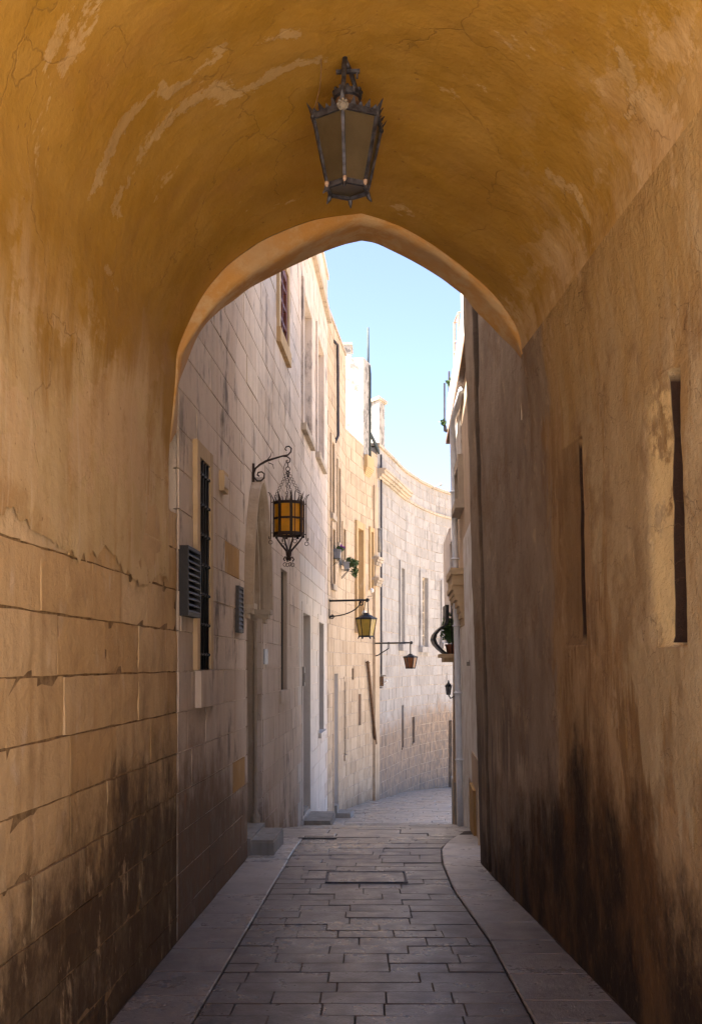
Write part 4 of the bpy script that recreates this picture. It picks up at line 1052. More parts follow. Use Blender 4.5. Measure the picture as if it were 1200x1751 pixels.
# balcony railing with swelling bars
bal_h = RH.at(776, 1040)[1] - zb
def belly(u):                            # offset from the wall edge of the slab, 0 at foot .. 1 at top
    return .16 + .17 * math.sin(math.pi * min(1, u / .62)) ** 1.0 * (1 if u < .62 else 0) - .02 * u
railing = MB()
rail = MB(); RH.block(rail, (bs0 + .02, bs1 - .02, zb + bal_h - .02, zb + bal_h), .125, .16); rl = rail.build('balcony_railing', M['black_iron'], hr)
def bar(pts): return MB().tube(pts, .009, 5).build('railing_bar', M['black_iron'], rl, True)
nb = 9
for i in range(nb):
    t = bs0 + .03 + (bs1 - bs0 - .06) * i / (nb - 1)
    bar([RH.P(t, zb + bal_h * u, belly(u)) for u in [k / 10 for k in range(11)]])
for t in (bs0 + .03, bs1 - .03):
    for o_ in (.03, .08): bar([RH.P(t, zb, o_), RH.P(t, zb + bal_h, o_)])
# wide flat end strap of the belly
mb = MB(); L = [k / 10 for k in range(11)]
for u0, u1 in zip(L, L[1:]):
    q = [RH.P(bs0 + .01, zb + bal_h * u0, belly(u0) - .03), RH.P(bs0 + .01, zb + bal_h * u0, belly(u0) + .012), RH.P(bs0 + .01, zb + bal_h * u1, belly(u1) + .012), RH.P(bs0 + .01, zb + bal_h * u1, belly(u1) - .03)]
    d = Vector((0, .5, 0)); mb.hexa([q[0] + d, q[1] + d, q[2] + d, q[3] + d, *q])
mb.build('railing_strap', M['black_iron'], rl)

# ------------------------------------------------------------------ lanterns
def spiral(c, u, r0, r1, a0, turns, n=22, v=Vector((0, 0, 1))):
    c = Vector(c); L = []
    for i in range(n + 1):
        t = i / n; r_ = r0 + (r1 - r0) * t; a_ = a0 + turns * 2 * math.pi * t
        L.append(c + u * r_ * math.cos(a_) + v * r_ * math.sin(a_))
    return L
def hexpt(c, r, z, k, n, ph): a_ = ph + 2 * math.pi * k / n; return Vector((c[0] + r * math.cos(a_), c[1] + r * math.sin(a_), z))
def lantern_body(root, c, zt, zb_, rt, rb_, n, ph, mf, mg, w=.012, spikes=True, feet=True, roof='cone'):
    c = Vector(c)
    for k in range(n):
        a_, b_ = hexpt(c, rt, zt, k, n, ph), hexpt(c, rb_, zb_, k, n, ph)
        MB().beam(a_, b_, w, w).build('corner_bar', mf, root)
        a2, b2 = hexpt(c, rt, zt, k + 1, n, ph), hexpt(c, rb_, zb_, k + 1, n, ph)
        ins = lambda p, q, t: p.lerp(q, t)
        quad = [ins(b_, b2, .07), ins(b2, b_, .07), ins(a2, a_, .06), ins(a_, a2, .06)]
        inn = [p + (Vector((c.x, c.y, p.z)) - p).normalized() * .004 for p in quad]
        MB().hexa(inn + quad).build('pane', mg, root)
    mb = MB()
    for k in range(n):
        mb.beam(hexpt(c, rt, zt, k, n, ph), hexpt(c, rt, zt, k + 1, n, ph), w * 1.3, w * 1.8); mb.sphere(hexpt(c, rt, zt, k, n, ph), w * .95, 6)
    mb.build('top_rim', mf, root)
    mb = MB()
    for k in range(n):
        mb.beam(hexpt(c, rb_, zb_, k, n, ph), hexpt(c, rb_, zb_, k + 1, n, ph), w * 1.1, w * 1.5); mb.sphere(hexpt(c, rb_, zb_, k, n, ph), w * .8, 6)
    mb.build('bottom_rim', mf, root)
    MB().add([hexpt(c, rb_ * .96, zb_ + .002, k, n, ph) for k in range(n)] + [hexpt(c, rb_ * .96, zb_ + .006, k, n, ph) for k in range(n)], [tuple(reversed(range(n))), tuple(range(n, 2 * n))] + [(i, (i + 1) % n, n + (i + 1) % n, n + i) for i in range(n)]).build('bottom_pane', mg, root)
    if spikes:
        mb = MB()
        for k in range(n):
            p, q = hexpt(c, rt, zt, k, n, ph), hexpt(c, rt, zt, k + 1, n, ph)
            m5 = 5
            for i in range(m5):
                t = (i + .5) / m5; b0, b1 = p.lerp(q, t - .5 / m5), p.lerp(q, t + .5 / m5); md = (b0 + b1) / 2; o_ = (md - Vector((c.x, c.y, zt))).normalized()
                h_ = rt * (.20 if i % 2 else .12); z1 = Vector((0, 0, w * .8))
                tip = md + o_ * h_ * .75 + Vector((0, 0, h_ + w * .8)); bk = o_ * .004
                mb.add([b0 + z1, b1 + z1, tip, b0 + z1 - bk, b1 + z1 - bk, tip - bk], [(0, 1, 2), (5, 4, 3), (0, 3, 4, 1), (1, 4, 5, 2), (2, 5, 3, 0)])
            o_ = (p - Vector((c.x, c.y, zt))).normalized(); s_ = o_.cross(Vector((0, 0, 1)))
            mb.add([p + s_ * .018, p - s_ * .018, p + o_ * .035 + Vector((0, 0, rt * .36)), p + s_ * .018 - o_ * .012, p - s_ * .018 - o_ * .012], [(0, 1, 2), (3, 2, 4), (0, 2, 3), (1, 4, 2), (0, 3, 4, 1)])
        mb.build('crest', mf, root)
    if feet:
        for k in range(n):
            p = hexpt(c, rb_, zb_, k, n, ph); o_ = (p - Vector((c.x, c.y, zb_))).normalized()
            MB().tube([p + o_ * .002, p + o_ * .010 + Vector((0, 0, -rb_ * .22)), p + o_ * .024 + Vector((0, 0, -rb_ * .40))], [w * .75, w * .65, .002], 6).build('foot', mf, root)
PH = R(-97)
# hanging lantern under the vault
LC = unproj(594, 0, 5.12); LC = (LC.x, 5.12)
zt, zb_ = 4.185, 3.884
la = thing('hanging_lantern', 'large weathered six sided lantern hanging from an iron hook under the ochre vault', 'lantern', (LC[0], LC[1], zb_))
lantern_body(la, (LC[0], LC[1], 0), zt, zb_, .168, .098, 6, PH, M['lead'], M['glass_dusty'], .015)
MB().lathe((LC[0], LC[1], zt), [(.150, .004), (.115, .028), (.085, .055), (.060, .085), (.052, .115)], 12).build('roof', M['rust'], la, False)
mb = MB(); mb.lathe((LC[0], LC[1], zt + .11), [(.052, 0), (.066, .006), (.068, .03), (.05, .04), (.03, .052)], 12)
for k in range(12): mb.sphere((LC[0] + .062 * math.cos(k * .5236), LC[1] + .062 * math.sin(k * .5236), zt + .145), .010, 5)
mb.build('collar', M['lead'], la)
fp, bp = hexpt(LC, .170, zt, 0, 6, PH), hexpt(LC, .062, zt + .15, 3, 6, PH)
top = Vector((LC[0] - .012, LC[1] - .05, 4.455))
MB().tube([fp + Vector((0, 0, -.01)), fp + Vector((0, -.004, .06)), fp.lerp(top, .55) + Vector((0, -.03, .0)), top + Vector((-.004, -.02, -.03)), top], .0105, 8).build('hook', M['lead'], la, True)
MB().tube([top, top + Vector((.02, .03, -.03)), top.lerp(bp, .45) + Vector((.022, .02, .02)), bp + Vector((.035, 0, .03)), bp + Vector((.03, 0, -.03))], .0115, 8).build('hook', M['lead'], la, True)
mb = MB(); cb = top + Vector((.012, 0, -.058)); mb.beam(cb + Vector((-.052, 0, .0)), cb + Vector((.056, 0, .004)), .016, .016); mb.tube([cb + Vector((.044, 0, 0)), cb + Vector((.044, 0, -.03))], .005, 6); mb.tube([top + Vector((0, 0, -.02)), top + Vector((0, .02, .06))], .012, 8)
mb.build('cross_bar', M['lead'], la)
mb = MB(); ro = fp + Vector((0, -.016, -.004)); mb.lathe((0, 0, 0), [(.001, 0), (.026, 0), (.021, .006), (.012, .010), (.010, .004), (.001, .004)], 14)
mb.v = [ro + Vector((v_.x, -v_.z, v_.y)) for v_ in mb.v]
for k in range(8): mb.sphere(ro + Vector((.021 * math.cos(k * .785), -.007, .021 * math.sin(k * .785))), .0065, 6)
mb.build('rosette', M['rosette'], la)
for k in (5, 0, 1):                      # pale lead blobs at the lower corners
    p = hexpt(LC, .102, zb_ + .008, k, 6, PH); MB().lathe(p + Vector((0, -.012, -.02)), [(.003, 0), (.009, .010), (.011, .022), (.004, .027)], 8).build('leaf_boss', M['pinkish'], la, True)
MB().tube([hexpt(LC, .15, zt + .03, 4, 6, PH), hexpt(LC, .10, zt + .10, 4, 6, PH), hexpt(LC, .064, zt + .13, 4, 6, PH)], .003, 5).build('stay', M['lead'], la)
wr_t = vault_pt(549, 100) or Vector((LC[0] - .15, 5.1, 4.42))
wb = hexpt(LC, .15, zt, 5, 6, PH) + Vector((-.02, 0, .0))
wire = MB().tube([wr_t + Vector((0, 0, .01)), wr_t.lerp(wb, .2) + Vector((.008, 0, 0)), wr_t.lerp(wb, .5) + Vector((.014, 0, 0)), wr_t.lerp(wb, .8) + Vector((.004, 0, 0)), wb], .0022, 5).build('feed_wire', M['rust'])
tag(wire, 'thin bare wire dangling from the vault beside the big hanging lantern', 'wire')

# gothic lantern on its scrolled bracket
gY = B1.P(B1.px(431), 0).y
gs = B1.px(431); gp = B1.P(gs, 0); gn = B1.nrm(gs)
GZ = lambda py: CH + (HY - py) / F * 10.0
lg = thing('gothic_lantern', 'black iron gothic lantern with amber panes hung on chains from a scrolled bracket', 'lantern', (gp.x + .34, 10.0, GZ(968)))
def gx(px): return (px - 600) / F * 10.0
wx = gp.x
def P_(px, py, dy=0): return Vector((max(gx(px), wx), gp.y + (gx(px) - wx) * .05 * -1 + dy, GZ(py)))
br = MB(); br.beam(P_(431, 791) + Vector((.006, 0, 0)), P_(431, 830) + Vector((.006, 0, 0)), .012, .03, up=(1, 0, 0)); br.build('wall_plate', M['iron'], lg)
mb = MB()
mb.tube([P_(432, 812), P_(436, 800), P_(444, 793), P_(455, 787), P_(468, 783), P_(482, 779), P_(492, 777), P_(497, 772), P_(498, 766), P_(494, 762), P_(489, 763), P_(487, 767), P_(490, 769.5)], [.008, .009, .010, .011, .009, .008, .0075, .007, .007, .0065, .006, .0055, .005], 7)
mb.build('bracket_arm', M['iron'], lg, True)
MB().tube([P_(432, 808), P_(434, 815), P_(439, 821), P_(446, 821), P_(451, 816), P_(451.5, 809), P_(447, 805.5), P_(441, 806.5), P_(439.5, 811), P_(443, 813)], .0075, 7).build('scroll', M['iron'], lg, True)
MB().tube([P_(482, 779), P_(491, 780), P_(496, 784), P_(495, 789), P_(491, 791), P_(489, 787), P_(492, 786)], .006, 6).build('scroll', M['iron'], lg, True)
MB().tube([P_(456, 786), P_(462, 779), P_(464, 772)], [.005, .004, .0015], 5).build('thorn', M['iron'], lg)
MB().tube([P_(458, 790), P_(466, 793), P_(468, 801)], [.004, .0035, .0015], 5).build('thorn', M['iron'], lg)
gc = P_(493.5, 0); gc = Vector((gc.x, gc.y, 0))
ringz = GZ(801); MB().ring((gc.x - .008, gc.y, ringz), .019, .004, n=14).build('ring', M['iron'], lg, True)
MB().tube([P_(492, 791), P_(492.3, 797)], .004, 5).build('link', M['iron'], lg)
ztop, zbot, gr = GZ(860), GZ(913), .137
NG = 8; GPH = R(-78)
zsp = GZ(842)
for k in (0, 2, 4, 6):                   # chains of rings
    a_ = Vector((gc.x - .008, gc.y, GZ(805))); b_ = hexpt(gc, gr * .92, GZ(852), k, NG, GPH); mb = MB(); m5 = 9
    for i in range(m5):
        p = a_.lerp(b_, (i + .5) / m5); d = (b_ - a_).normalized(); mb.ring(p, .0125, .0025, nrm=(d.cross(Vector((0, 0, 1))) if i % 2 else Vector((d.y * .3 + .25, -1, .1))), n=9, m=4)
    mb.build('chain', M['iron'], lg, True)
MB().tube([P_(489, 789), P_(485, 798), P_(484, 806), P_(487, 816), P_(490, 830), P_(492, 850)], .0025, 5).build('cable', M['iron'], lg)
for k in range(NG):
    p0, p1 = hexpt(gc, gr, zbot - .03, k, NG, GPH), hexpt(gc, gr, zsp, k, NG, GPH)
    o_ = (p0 - Vector((gc.x, gc.y, p0.z))).normalized(); s_ = o_.cross(Vector((0, 0, 1)))
    mb = MB(); mb.beam(p0, Vector((p0.x, p0.y, ztop + .02)), .024, .012, up=o_)
    q = Vector((p0.x, p0.y, ztop + .02)); tip = p1 + o_ * .03
    mb.add([q + s_ * .012, q - s_ * .012, q - s_ * .012 - o_ * .008, q + s_ * .012 - o_ * .008, tip + s_ * .002, tip - s_ * .002], [(0, 1, 5, 4), (3, 4, 5, 2), (0, 4, 3), (1, 2, 5)])
    mb.build('corner_bar', M['iron'], lg)
    n2 = hexpt(gc, gr, 0, k + 1, NG, GPH); a0 = Vector((p0.x, p0.y, 0))
    for z0, z1 in ((zbot, (zbot + ztop) / 2), ((zbot + ztop) / 2, ztop)):
        q4 = [a0.lerp(n2, .1) + Vector((0, 0, z0 + .010)), a0.lerp(n2, .9) + Vector((0, 0, z0 + .010)), a0.lerp(n2, .9) + Vector((0, 0, z1 - .010)), a0.lerp(n2, .1) + Vector((0, 0, z1 - .010))]
        c_ = lambda p: p + (Vector((gc.x, gc.y, p.z)) - p).normalized() * .006
        i1 = [c_(p) for p in q4]; i2 = [c_(p) for p in i1]; MB().hexa(i2 + i1).build('pane', M['glass_amber'], lg)
for nm, z, h_ in (('top_rim', ztop, .026), ('middle_rim', (ztop + zbot) / 2, .016), ('bottom_rim', zbot, .03)):
    mb = MB()
    for k in range(NG): mb.beam(hexpt(gc, gr, z, k, NG, GPH), hexpt(gc, gr, z, k + 1, NG, GPH), .012, h_)
    for k in range(NG): mb.beam(hexpt(gc, gr, z - h_ / 2, k, NG, GPH), hexpt(gc, gr, z + h_ / 2, k, NG, GPH), .013)
    mb.build(nm, M['iron'], lg)
for k in range(0, NG, 2):                # outer rods with curled ends and rings
    d = (hexpt(gc, 1, 0, k, NG, GPH + R(10)) - gc); r1 = gr + .030
    mb = MB(); pt = lambda r_, z: gc + d * r_ + Vector((0, 0, z))
    mb.tube([pt(r1 + .028, GZ(843)), pt(r1 + .012, GZ(845)), pt(r1, GZ(851)), pt(r1, GZ(918)), pt(r1 + .006, GZ(923)), pt(r1 + .018, GZ(922)), pt(r1 + .02, GZ(918))], .0042, 5)
    mb.beam(pt(gr, GZ(912)), pt(r1, GZ(912)), .006); mb.beam(pt(gr, GZ(860)), pt(r1, GZ(860)), .006)
    mb.build('outer_rod', M['iron'], lg)
    MB().ring(pt(r1 + .004, GZ(928)), .017, .0028, n=12).build('ring', M['iron'], lg, True)
    MB().tube([pt(gr, zbot - .01), pt(gr * .72, GZ(925)), pt(.02, GZ(942)), pt(.014, GZ(950))], [.007, .008, .010, .011], 6).build('strut', M['iron'], lg)
mb = MB(); mb.lathe((gc.x, gc.y, GZ(956)), [(.004, -.012), (.022, -.004), (.030, .006), (.02, .02), (.016, .06)], 10); mb.build('boss', M['iron'], lg)
for k in range(4):
    d = Vector((math.cos(k * 1.57 + .4), math.sin(k * 1.57 + .4), 0)); c = gc + d * .036
    MB().tube([gc + d * .01 + Vector((0, 0, GZ(953))), c + Vector((0, 0, GZ(952))), c + d * .014 + Vector((0, 0, GZ(956))), c + Vector((0, 0, GZ(959)))], .006, 6).build('curl', M['iron'], lg)
    MB().ring(c + Vector((0, 0, GZ(965))), .017, .0028, nrm=(d.y, -1, .1), n=12).build('ring', M['iron'], lg, True)

# two street lanterns on straight arms further down
def arm_lantern(name, label, W, pxw, Yc, pxc, py_arm, py_low, py_rt, py_rb, py_roof, half_t, half_b, mg, style, g):
    t = W.px(pxw); wp = W.P(t, 0); z = lambda py: CH + (HY - py) / F * Yc
    cx_ = (pxc - 600) / F * Yc
    c = Vector((cx_, Yc, 0)); root = thing(name, label, 'lantern', (cx_, Yc, z(py_rb)), g)
    a_ = Vector((wp.x, wp.y, z(py_arm))); b_ = Vector((cx_, Yc, z(py_arm) - .0))
    MB().tube([a_, b_ + Vector((.02, 0, 0))], .018, 8).build('arm', M['black_iron'], root, True)
    mb = MB(); mb.beam(Vector((wp.x + .008, wp.y, z(py_arm) + .04)), Vector((wp.x + .008, wp.y, z(py_low) - .05)), .014, .035, up=(1, 0, 0)); mb.build('wall_plate', M['black_iron'], root)
    MB().sphere(b_ + Vector((.02, 0, 0)), .036, 10).build('end_ball', M['black_iron'], root, True)
    u = (b_ - a_).normalized(); L = (b_ - a_).length
    if style == 'scroll':
        pts = [a_ + u * (.03 + L * .82 * math.sin(q)) + Vector((0, 0, -(a_.z - z(py_low)) * math.cos(q))) for q in [i * math.pi / 2 / 10 for i in range(11)]]
        MB().tube(pts, .011, 6).build('brace', M['black_iron'], root, True)
        MB().tube(spiral(pts[-1] + Vector((0, 0, -.05)), u, .055, .015, math.pi / 2, -1.3), .010, 6).build('scroll', M['black_iron'], root, True)
        MB().tube(spiral(pts[0] + u * .04 + Vector((0, 0, .0)), u, .045, .012, math.pi, 1.3), .010, 6).build('scroll', M['black_iron'], root, True)
    else:
        m1 = a_ + u * L * .42
        MB().tube([Vector((wp.x + .02, wp.y, z(py_low))), a_ + u * L * .14 + Vector((0, 0, z(py_low) - a_.z + .03)), m1 + Vector((0, 0, -.12)), m1], .013, 6).build('brace', M['black_iron'], root, True)
        MB().sphere(m1, .028, 8).build('joint', M['black_iron'], root, True)
    zt_, zb2 = z(py_rt), z(py_rb); rt_, rb2 = half_t / F * Yc, half_b / F * Yc
    lantern_body(root, c, zt_, zb2, rt_, rb2, 6, R(-90 + 26), M['black_iron'], mg, .016, spikes=False, feet=(style == 'scroll'))
    zr = z(py_roof)
    MB().lathe((c.x, c.y, zt_), [(rt_ * 1.08, .0), (rt_ * 1.05, .012), (rt_ * .62, (zr - zt_) * .45), (rt_ * .36, (zr - zt_) * .72), (rt_ * .30, (zr - zt_) * .75), (rt_ * .30, zr - zt_)], 6, R(-64)).build('roof', M['black_iron'], root)
    if style == 'scroll':
        for d in (-.05, .035): MB().tube([Vector((c.x + d, c.y, zr - .01)), Vector((b_.x + .012 + d * .35, b_.y, b_.z))], .008, 6).build('hanger', M['black_iron'], root)
    else: MB().tube([Vector((c.x, c.y, zr - .01)), b_], .013, 6).build('hanger', M['black_iron'], root)
    return root
G = 'wall lanterns on straight arms'
arm_lantern('street_lantern', 'wall lantern with yellow panes on a scroll braced arm past the flower boxes', B1, 561.5, 19.45, 626, 1026, 1053, 1058, 1088, 1048, 17.5, 12, M['glass_yellow'], 'scroll', G)
arm_lantern('street_lantern', 'smaller wall lantern with red amber panes hanging before the curved pale wall', B3, 638, 24.2, 701.5, 1099, 1122, 1123.5, 1142.5, 1118, 11.5, 7.5, M['glass_red'], 'plain', G)
# little lantern at the far corner of the rendered house
cw = RH.P(RH.L - .02, 1.3, .01)
sl = thing('small_wall_lantern', 'tiny dark wall lantern at the corner below the balcony', 'lantern', (cw.x - .09, cw.y, 1.25))
sc_ = Vector((cw.x - .085, cw.y - .02, 0)); zz0 = CH + (HY - 1187) / F * 16; zz1 = CH + (HY - 1173) / F * 16
lantern_body(sl, sc_, zz1, zz0, .045, .028, 6, .3, M['black_iron'], M['glass_clear'], .010, spikes=False, feet=False)
MB().lathe((sc_.x, sc_.y, zz1), [(.055, 0), (.03, .03), (.012, .05), (.006, .085)], 8).build('roof', M['black_iron'], sl)
MB().tube([Vector((cw.x, cw.y, zz0 - .03)), Vector((sc_.x + .03, sc_.y, zz0 - .06)), Vector((sc_.x, sc_.y, zz0 - .01))], .009, 6).build('bracket', M['black_iron'], sl)

# ------------------------------------------------------------------ things on the walls
def louvred(label, x0, x1, y0, y1, ns, pr, mf):
    r = B1.rect(x0, x1, y0, y1); o = thing('louvred_vent', label, 'vent', B1.P((r[0] + r[1]) / 2, r[2], 0), 'louvred metal vents on the wall')
    s0, s1, z0, z1 = r; mb = MB(); e_ = .022
    B1.block(mb, (s0, s0 + e_, z0, z1), -.01, pr); B1.block(mb, (s1 - e_, s1, z0, z1), -.01, pr); B1.block(mb, (s0 + e_, s1 - e_, z0, z0 + e_), -.01, pr - .002); B1.block(mb, (s0 + e_, s1 - e_, z1 - e_, z1), -.01, pr - .002)
    mb.build('frame', mf, o)
    mb = MB(); B1.block(mb, (s0 + e_, s1 - e_, z0 + e_, z1 - e_), -.01, .004); mb.build('backing', M['dark'], o)
    for i in range(ns):
        c = z0 + e_ + (z1 - z0 - 2 * e_) * (i + .5) / ns; h_ = (z1 - z0) / ns * .42
        a_ = [B1.P(s, z, of) for s, z, of in ((s0 + e_, c + h_, .008), (s1 - e_, c + h_, .008), (s1 - e_, c + h_ + .006, .012), (s0 + e_, c + h_ + .006, .012), (s0 + e_, c - h_, pr - .004), (s1 - e_, c - h_, pr - .004), (s1 - e_, c - h_ + .006, pr), (s0 + e_, c - h_ + .006, pr))]
        MB().hexa(a_).build('slat', M['louvre'], o)
    return o
louvred('large dark louvred metal vent left of the barred window', 307, 330, 938, 1055, 10, .055, M['louvre'])
louvred('narrow dark louvred vent in pale frame between barred window and gothic door', 402.5, 411, 1003, 1082, 9, .03, M['louvre_frame'])
r = B1.rect(375, 383, 808, 842); bx = thing('wall_box', 'small stone coloured box fixed to the wall above the barred window', 'junction box', B1.P(r[0], r[2]))
mb = MB(); B1.block(mb, r, -.01, .035); mb.build('box_body', M['reveal'], bx); mb = MB(); B1.block(mb, (r[0] + .02, r[1] - .02, r[2] + .03, r[3] - .03), .0352, .041); mb.build('box_lid', M['stone_house'], bx)
r = B1.rect(450.5, 456, 1110, 1136); mb = MB(); B1.block(mb, r, -.01, .014); pq = mb.build('wall_plaque', M['plaque']); tag(pq, 'small blue grey plaque on the wall just right of the gothic door', 'plaque')
r = B1.rect(520, 524, 1140, 1172); mb = MB()
bell = thing('door_bell', 'small grey intercom beside the recessed doorway in the clean grey wall', 'intercom', B1.P(r[0] - .1, r[2]))
rr_ = (O['gdoor'][0] - .12, O['gdoor'][0] - .03, r[2], r[3]); B1.block(mb, rr_, -.01, .03); mb.build('plate', M['grey_pipe'], bell); mb = MB(); B1.block(mb, (rr_[0] + .02, rr_[1] - .02, rr_[2] + .05, rr_[3] - .08), .0302, .036); mb.build('button', M['black_iron'], bell)

# door steps
def step_block(label, W, x0, x1, ytop, ybot, proj, upper=None):
    s0, s1 = W.px(x0), W.px(x1); s0, s1 = min(s0, s1), max(s0, s1)
    zt_ = CH + (HY - ytop) / F * W.P(s0, 0, proj).y; fz = floor_z(W.P(s0, 0).y) - .05
    o = thing('door_step', label, 'step', W.P((s0 + s1) / 2, fz), 'stone steps at the house doors')
    mb = MB(); a_ = (s0, s1, fz, zt_)
    W.block(mb, (s0, s1, fz, zt_ - .02), -.01, proj); W.block(mb, (s0 + .008, s1 - .008, zt_ - .02, zt_), -.01, proj - .008); mb.build('block', M['step'], o)
    if upper:
        u0, u1, h_, p_ = upper; mb = MB(); W.block(mb, (s0 + u0, s0 + u1, zt_ - .02, zt_ + h_), -.2, p_); mb.build('upper_step', M['step'], o)
    return o
_s = B1.px(424)
step_block('big worn stone step block below the gothic door', B1, 424, 443.6, 1437, 1468, .23)
step_block('low pale stone step block below the doorway in the grey wall', B1, 520, 531, 1404, 1422, .36, (0.2, 1.2, .10, -.02))
step_block('grey stone step with a raised back slab at the sandy townhouse door', B2, 571.5, 577.5, 1391, 1411, .30, (.02, .3, .14, .05))

# flower boxes with their plants
def leaves(name, c, R3, n, sz, m, droop=0.0, seed=1, flowers=0, stems=True):
    rnd = random.Random(seed); c = Vector(c); mb = MB()
    for i in range(n):
        a_, b_, u = rnd.uniform(0, 6.283), rnd.uniform(-1, 1), rnd.random() ** .4
        d = Vector((math.cos(a_) * math.sqrt(1 - b_ * b_) * R3[0], math.sin(a_) * math.sqrt(1 - b_ * b_) * R3[1], b_ * R3[2])) * u
        d *= .75 + .5 * mnoise.noise(d * 9 + c)
        p = c + d + Vector((0, 0, -droop * max(0, d.x) * 2)); nn_ = Vector((rnd.gauss(0, 1), rnd.gauss(0, 1), rnd.gauss(.4, 1))).normalized(); q = nn_.orthogonal().normalized(); t = nn_.cross(q); s_ = sz * rnd.uniform(.6, 1.3)
        mb.add([p - t * s_, p + q * s_ * .45 + nn_ * s_ * .12, p + t * s_, p - q * s_ * .45 + nn_ * s_ * .12], [(0, 1, 2), (0, 2, 3)])
    return mb
def potted(name, label, c, R3, n, sz, m, base, seed, droop=0.0, flowers=0, cat='plant', g=None):
    o = thing(name, label, cat, base, g); leaves('', c, R3, n, sz, m, droop, seed).build('foliage', m, o)
    mb = MB(); rnd = random.Random(seed)
    for k in range(5):
        mb.tube([Vector(base) + Vector((rnd.uniform(-.02, .02), rnd.uniform(-.02, .02), -.01)), Vector(base).lerp(Vector(c), .6) + Vector((rnd.uniform(-.4, .4) * R3[0], rnd.uniform(-.4, .4) * R3[1], 0)), Vector(c) + Vector((rnd.uniform(-.7, .7) * R3[0], rnd.uniform(-.7, .7) * R3[1], rnd.uniform(-.2, .6) * R3[2]))], [.006, .004, .002], 5)
    mb.build('stem', M['stem'], o)
    if flowers:
        fl = MB()
        for k in range(flowers):
            p = Vector(c) + Vector((rnd.uniform(.2, .9) * R3[0], rnd.uniform(-.4, .4) * R3[1], rnd.uniform(.4, 1.0) * R3[2])); 
            for j in range(6):
                a_ = j * 1.047; d = Vector((math.cos(a_), -.3, math.sin(a_))); fl.add([p, p + d * .028 + Vector((0, .01, .01)), p + Vector((math.cos(a_ + 1), -.3, math.sin(a_ + 1))) * .028], [(0, 1, 2)])
        fl.build('blossom', M['flower'], o)
    return o
def flower_box(label, W, x0, x1, y0, y1, Yc):
    z1, z0 = CH + (HY - y0) / F * Yc, CH + (HY - y1) / F * Yc; xa, xb = (x0 - 600) / F * Yc, (x1 - 600) / F * Yc
    wallx = W.P(W.px((x0 + x1) / 2 - 4), 0).x
    o = thing('flower_box', label, 'flower box', ((xa + xb) / 2, Yc, z0), 'grey flower boxes on wire brackets')
    mb = MB(); t = .012; L = .42
    c = [(xa + .015, Yc, z0), (xb - .015, Yc, z0), (xb - .015, Yc + L, z0), (xa + .015, Yc + L, z0), (xa, Yc, z1), (xb, Yc, z1), (xb, Yc + L, z1), (xa, Yc + L, z1)]
    mb.add(c, [(3, 2, 1, 0), (0, 1, 5, 4), (1, 2, 6, 5), (2, 3, 7, 6), (3, 0, 4, 7)]); mb.build('trough', M['planter'], o)
    mb = MB(); mb.box(((xa + xb) / 2, Yc + L / 2, z1 - .02), (xb - xa - .01, L - .01, .02)); mb.build('soil_shade', M['stem'], o)
    mb = MB(); mb.beam((xa - .008, Yc - .006, z1), (xb + .008, Yc - .006, z1), .014, .02); mb.beam((xb + .006, Yc, z1), (xb + .006, Yc + L, z1), .014, .02); mb.build('lip', M['planter'], o)
    mb = MB()
    for y in (Yc + .05, Yc + L - .05):
        mb.tube([(wallx - .05, y, z0 - .16), (xb - .02, y, z0 - .004)], .006, 5); mb.tube([(wallx - .05, y, z0 - .005), (xb, y, z0 - .005)], .006, 5)
    mb.build('bracket', M['black_iron'], o)
    return o, Vector(((xa + xb) / 2, Yc + L / 2, z1))
f1, c1 = flower_box('grey flower box holding a purple bloom, upper of the two boxes', B2, 570, 582.5, 940, 954, 20.2)
f2, c2 = flower_box('grey flower box with green trailing plant, lower of the two boxes', B2, 587, 598, 961.5, 973, 21.3)
potted('flowering_plant', 'small plant with a purple bloom in the upper grey flower box', c1 + Vector((.05, -.02, .035)), (.09, .16, .05), 170, .026, M['leaf'], c1 + Vector((0, 0, -.01)), 3, flowers=3)
potted('trailing_plant', 'green plant trailing over the edge of the lower flower box', c2 + Vector((.10, -.06, .0)), (.17, .22, .12), 620, .028, M['leaf'], c2 + Vector((0, 0, -.01)), 5, droop=.0)
tr = leaves('', c2 + Vector((.16, -.06, -.17)), (.09, .12, .16), 260, .026, M['leaf'], 0, 8).build('trailing_shoot', M['leaf'], bpy.data.objects['trailing_plant'])
# pots on the balcony
def pot(label, s, off, r_, h_):
    p = RH.P(s, zb + .004, off); o = thing('terracotta_pot', label, 'plant pot', p, 'terracotta pots on the balcony')
    mb = MB(); mb.lathe(p, [(r_ * .7, 0), (r_ * .95, h_ * .8), (r_ * 1.08, h_ * .8), (r_ * 1.08, h_), (r_ * .9, h_), (r_ * .88, h_ * .85)], 14); mb.build('pot_body', M['terracotta'], o, False)
    mb = MB(); mb.lathe(p + Vector((0, 0, h_ * .84)), [(r_ * .87, 0), (r_ * .5, .006)], 12); mb.build('soil_shade', M['stem'], o); return p + Vector((0, 0, h_))
q1 = pot('near terracotta pot behind the balcony railing', bs0 + .12, .075, .075, .12)
q2 = pot('far terracotta pot on the balcony under the leafy bush', bs0 + .36, .09, .07, .13)
potted('balcony_bush', 'dark green leafy bush growing up through the balcony railing', q2 + Vector((-.04, -.08, .21)), (.12, .22, .25), 900, .024, M['leaf_dark'], q2 + Vector((0, 0, -.02)), 12)
potted('balcony_shrub', 'smaller green shrub in the near balcony pot', q1 + Vector((.0, .0, .10)), (.09, .12, .12), 260, .022, M['leaf_dark'], q1 + Vector((0, 0, -.02)), 14)
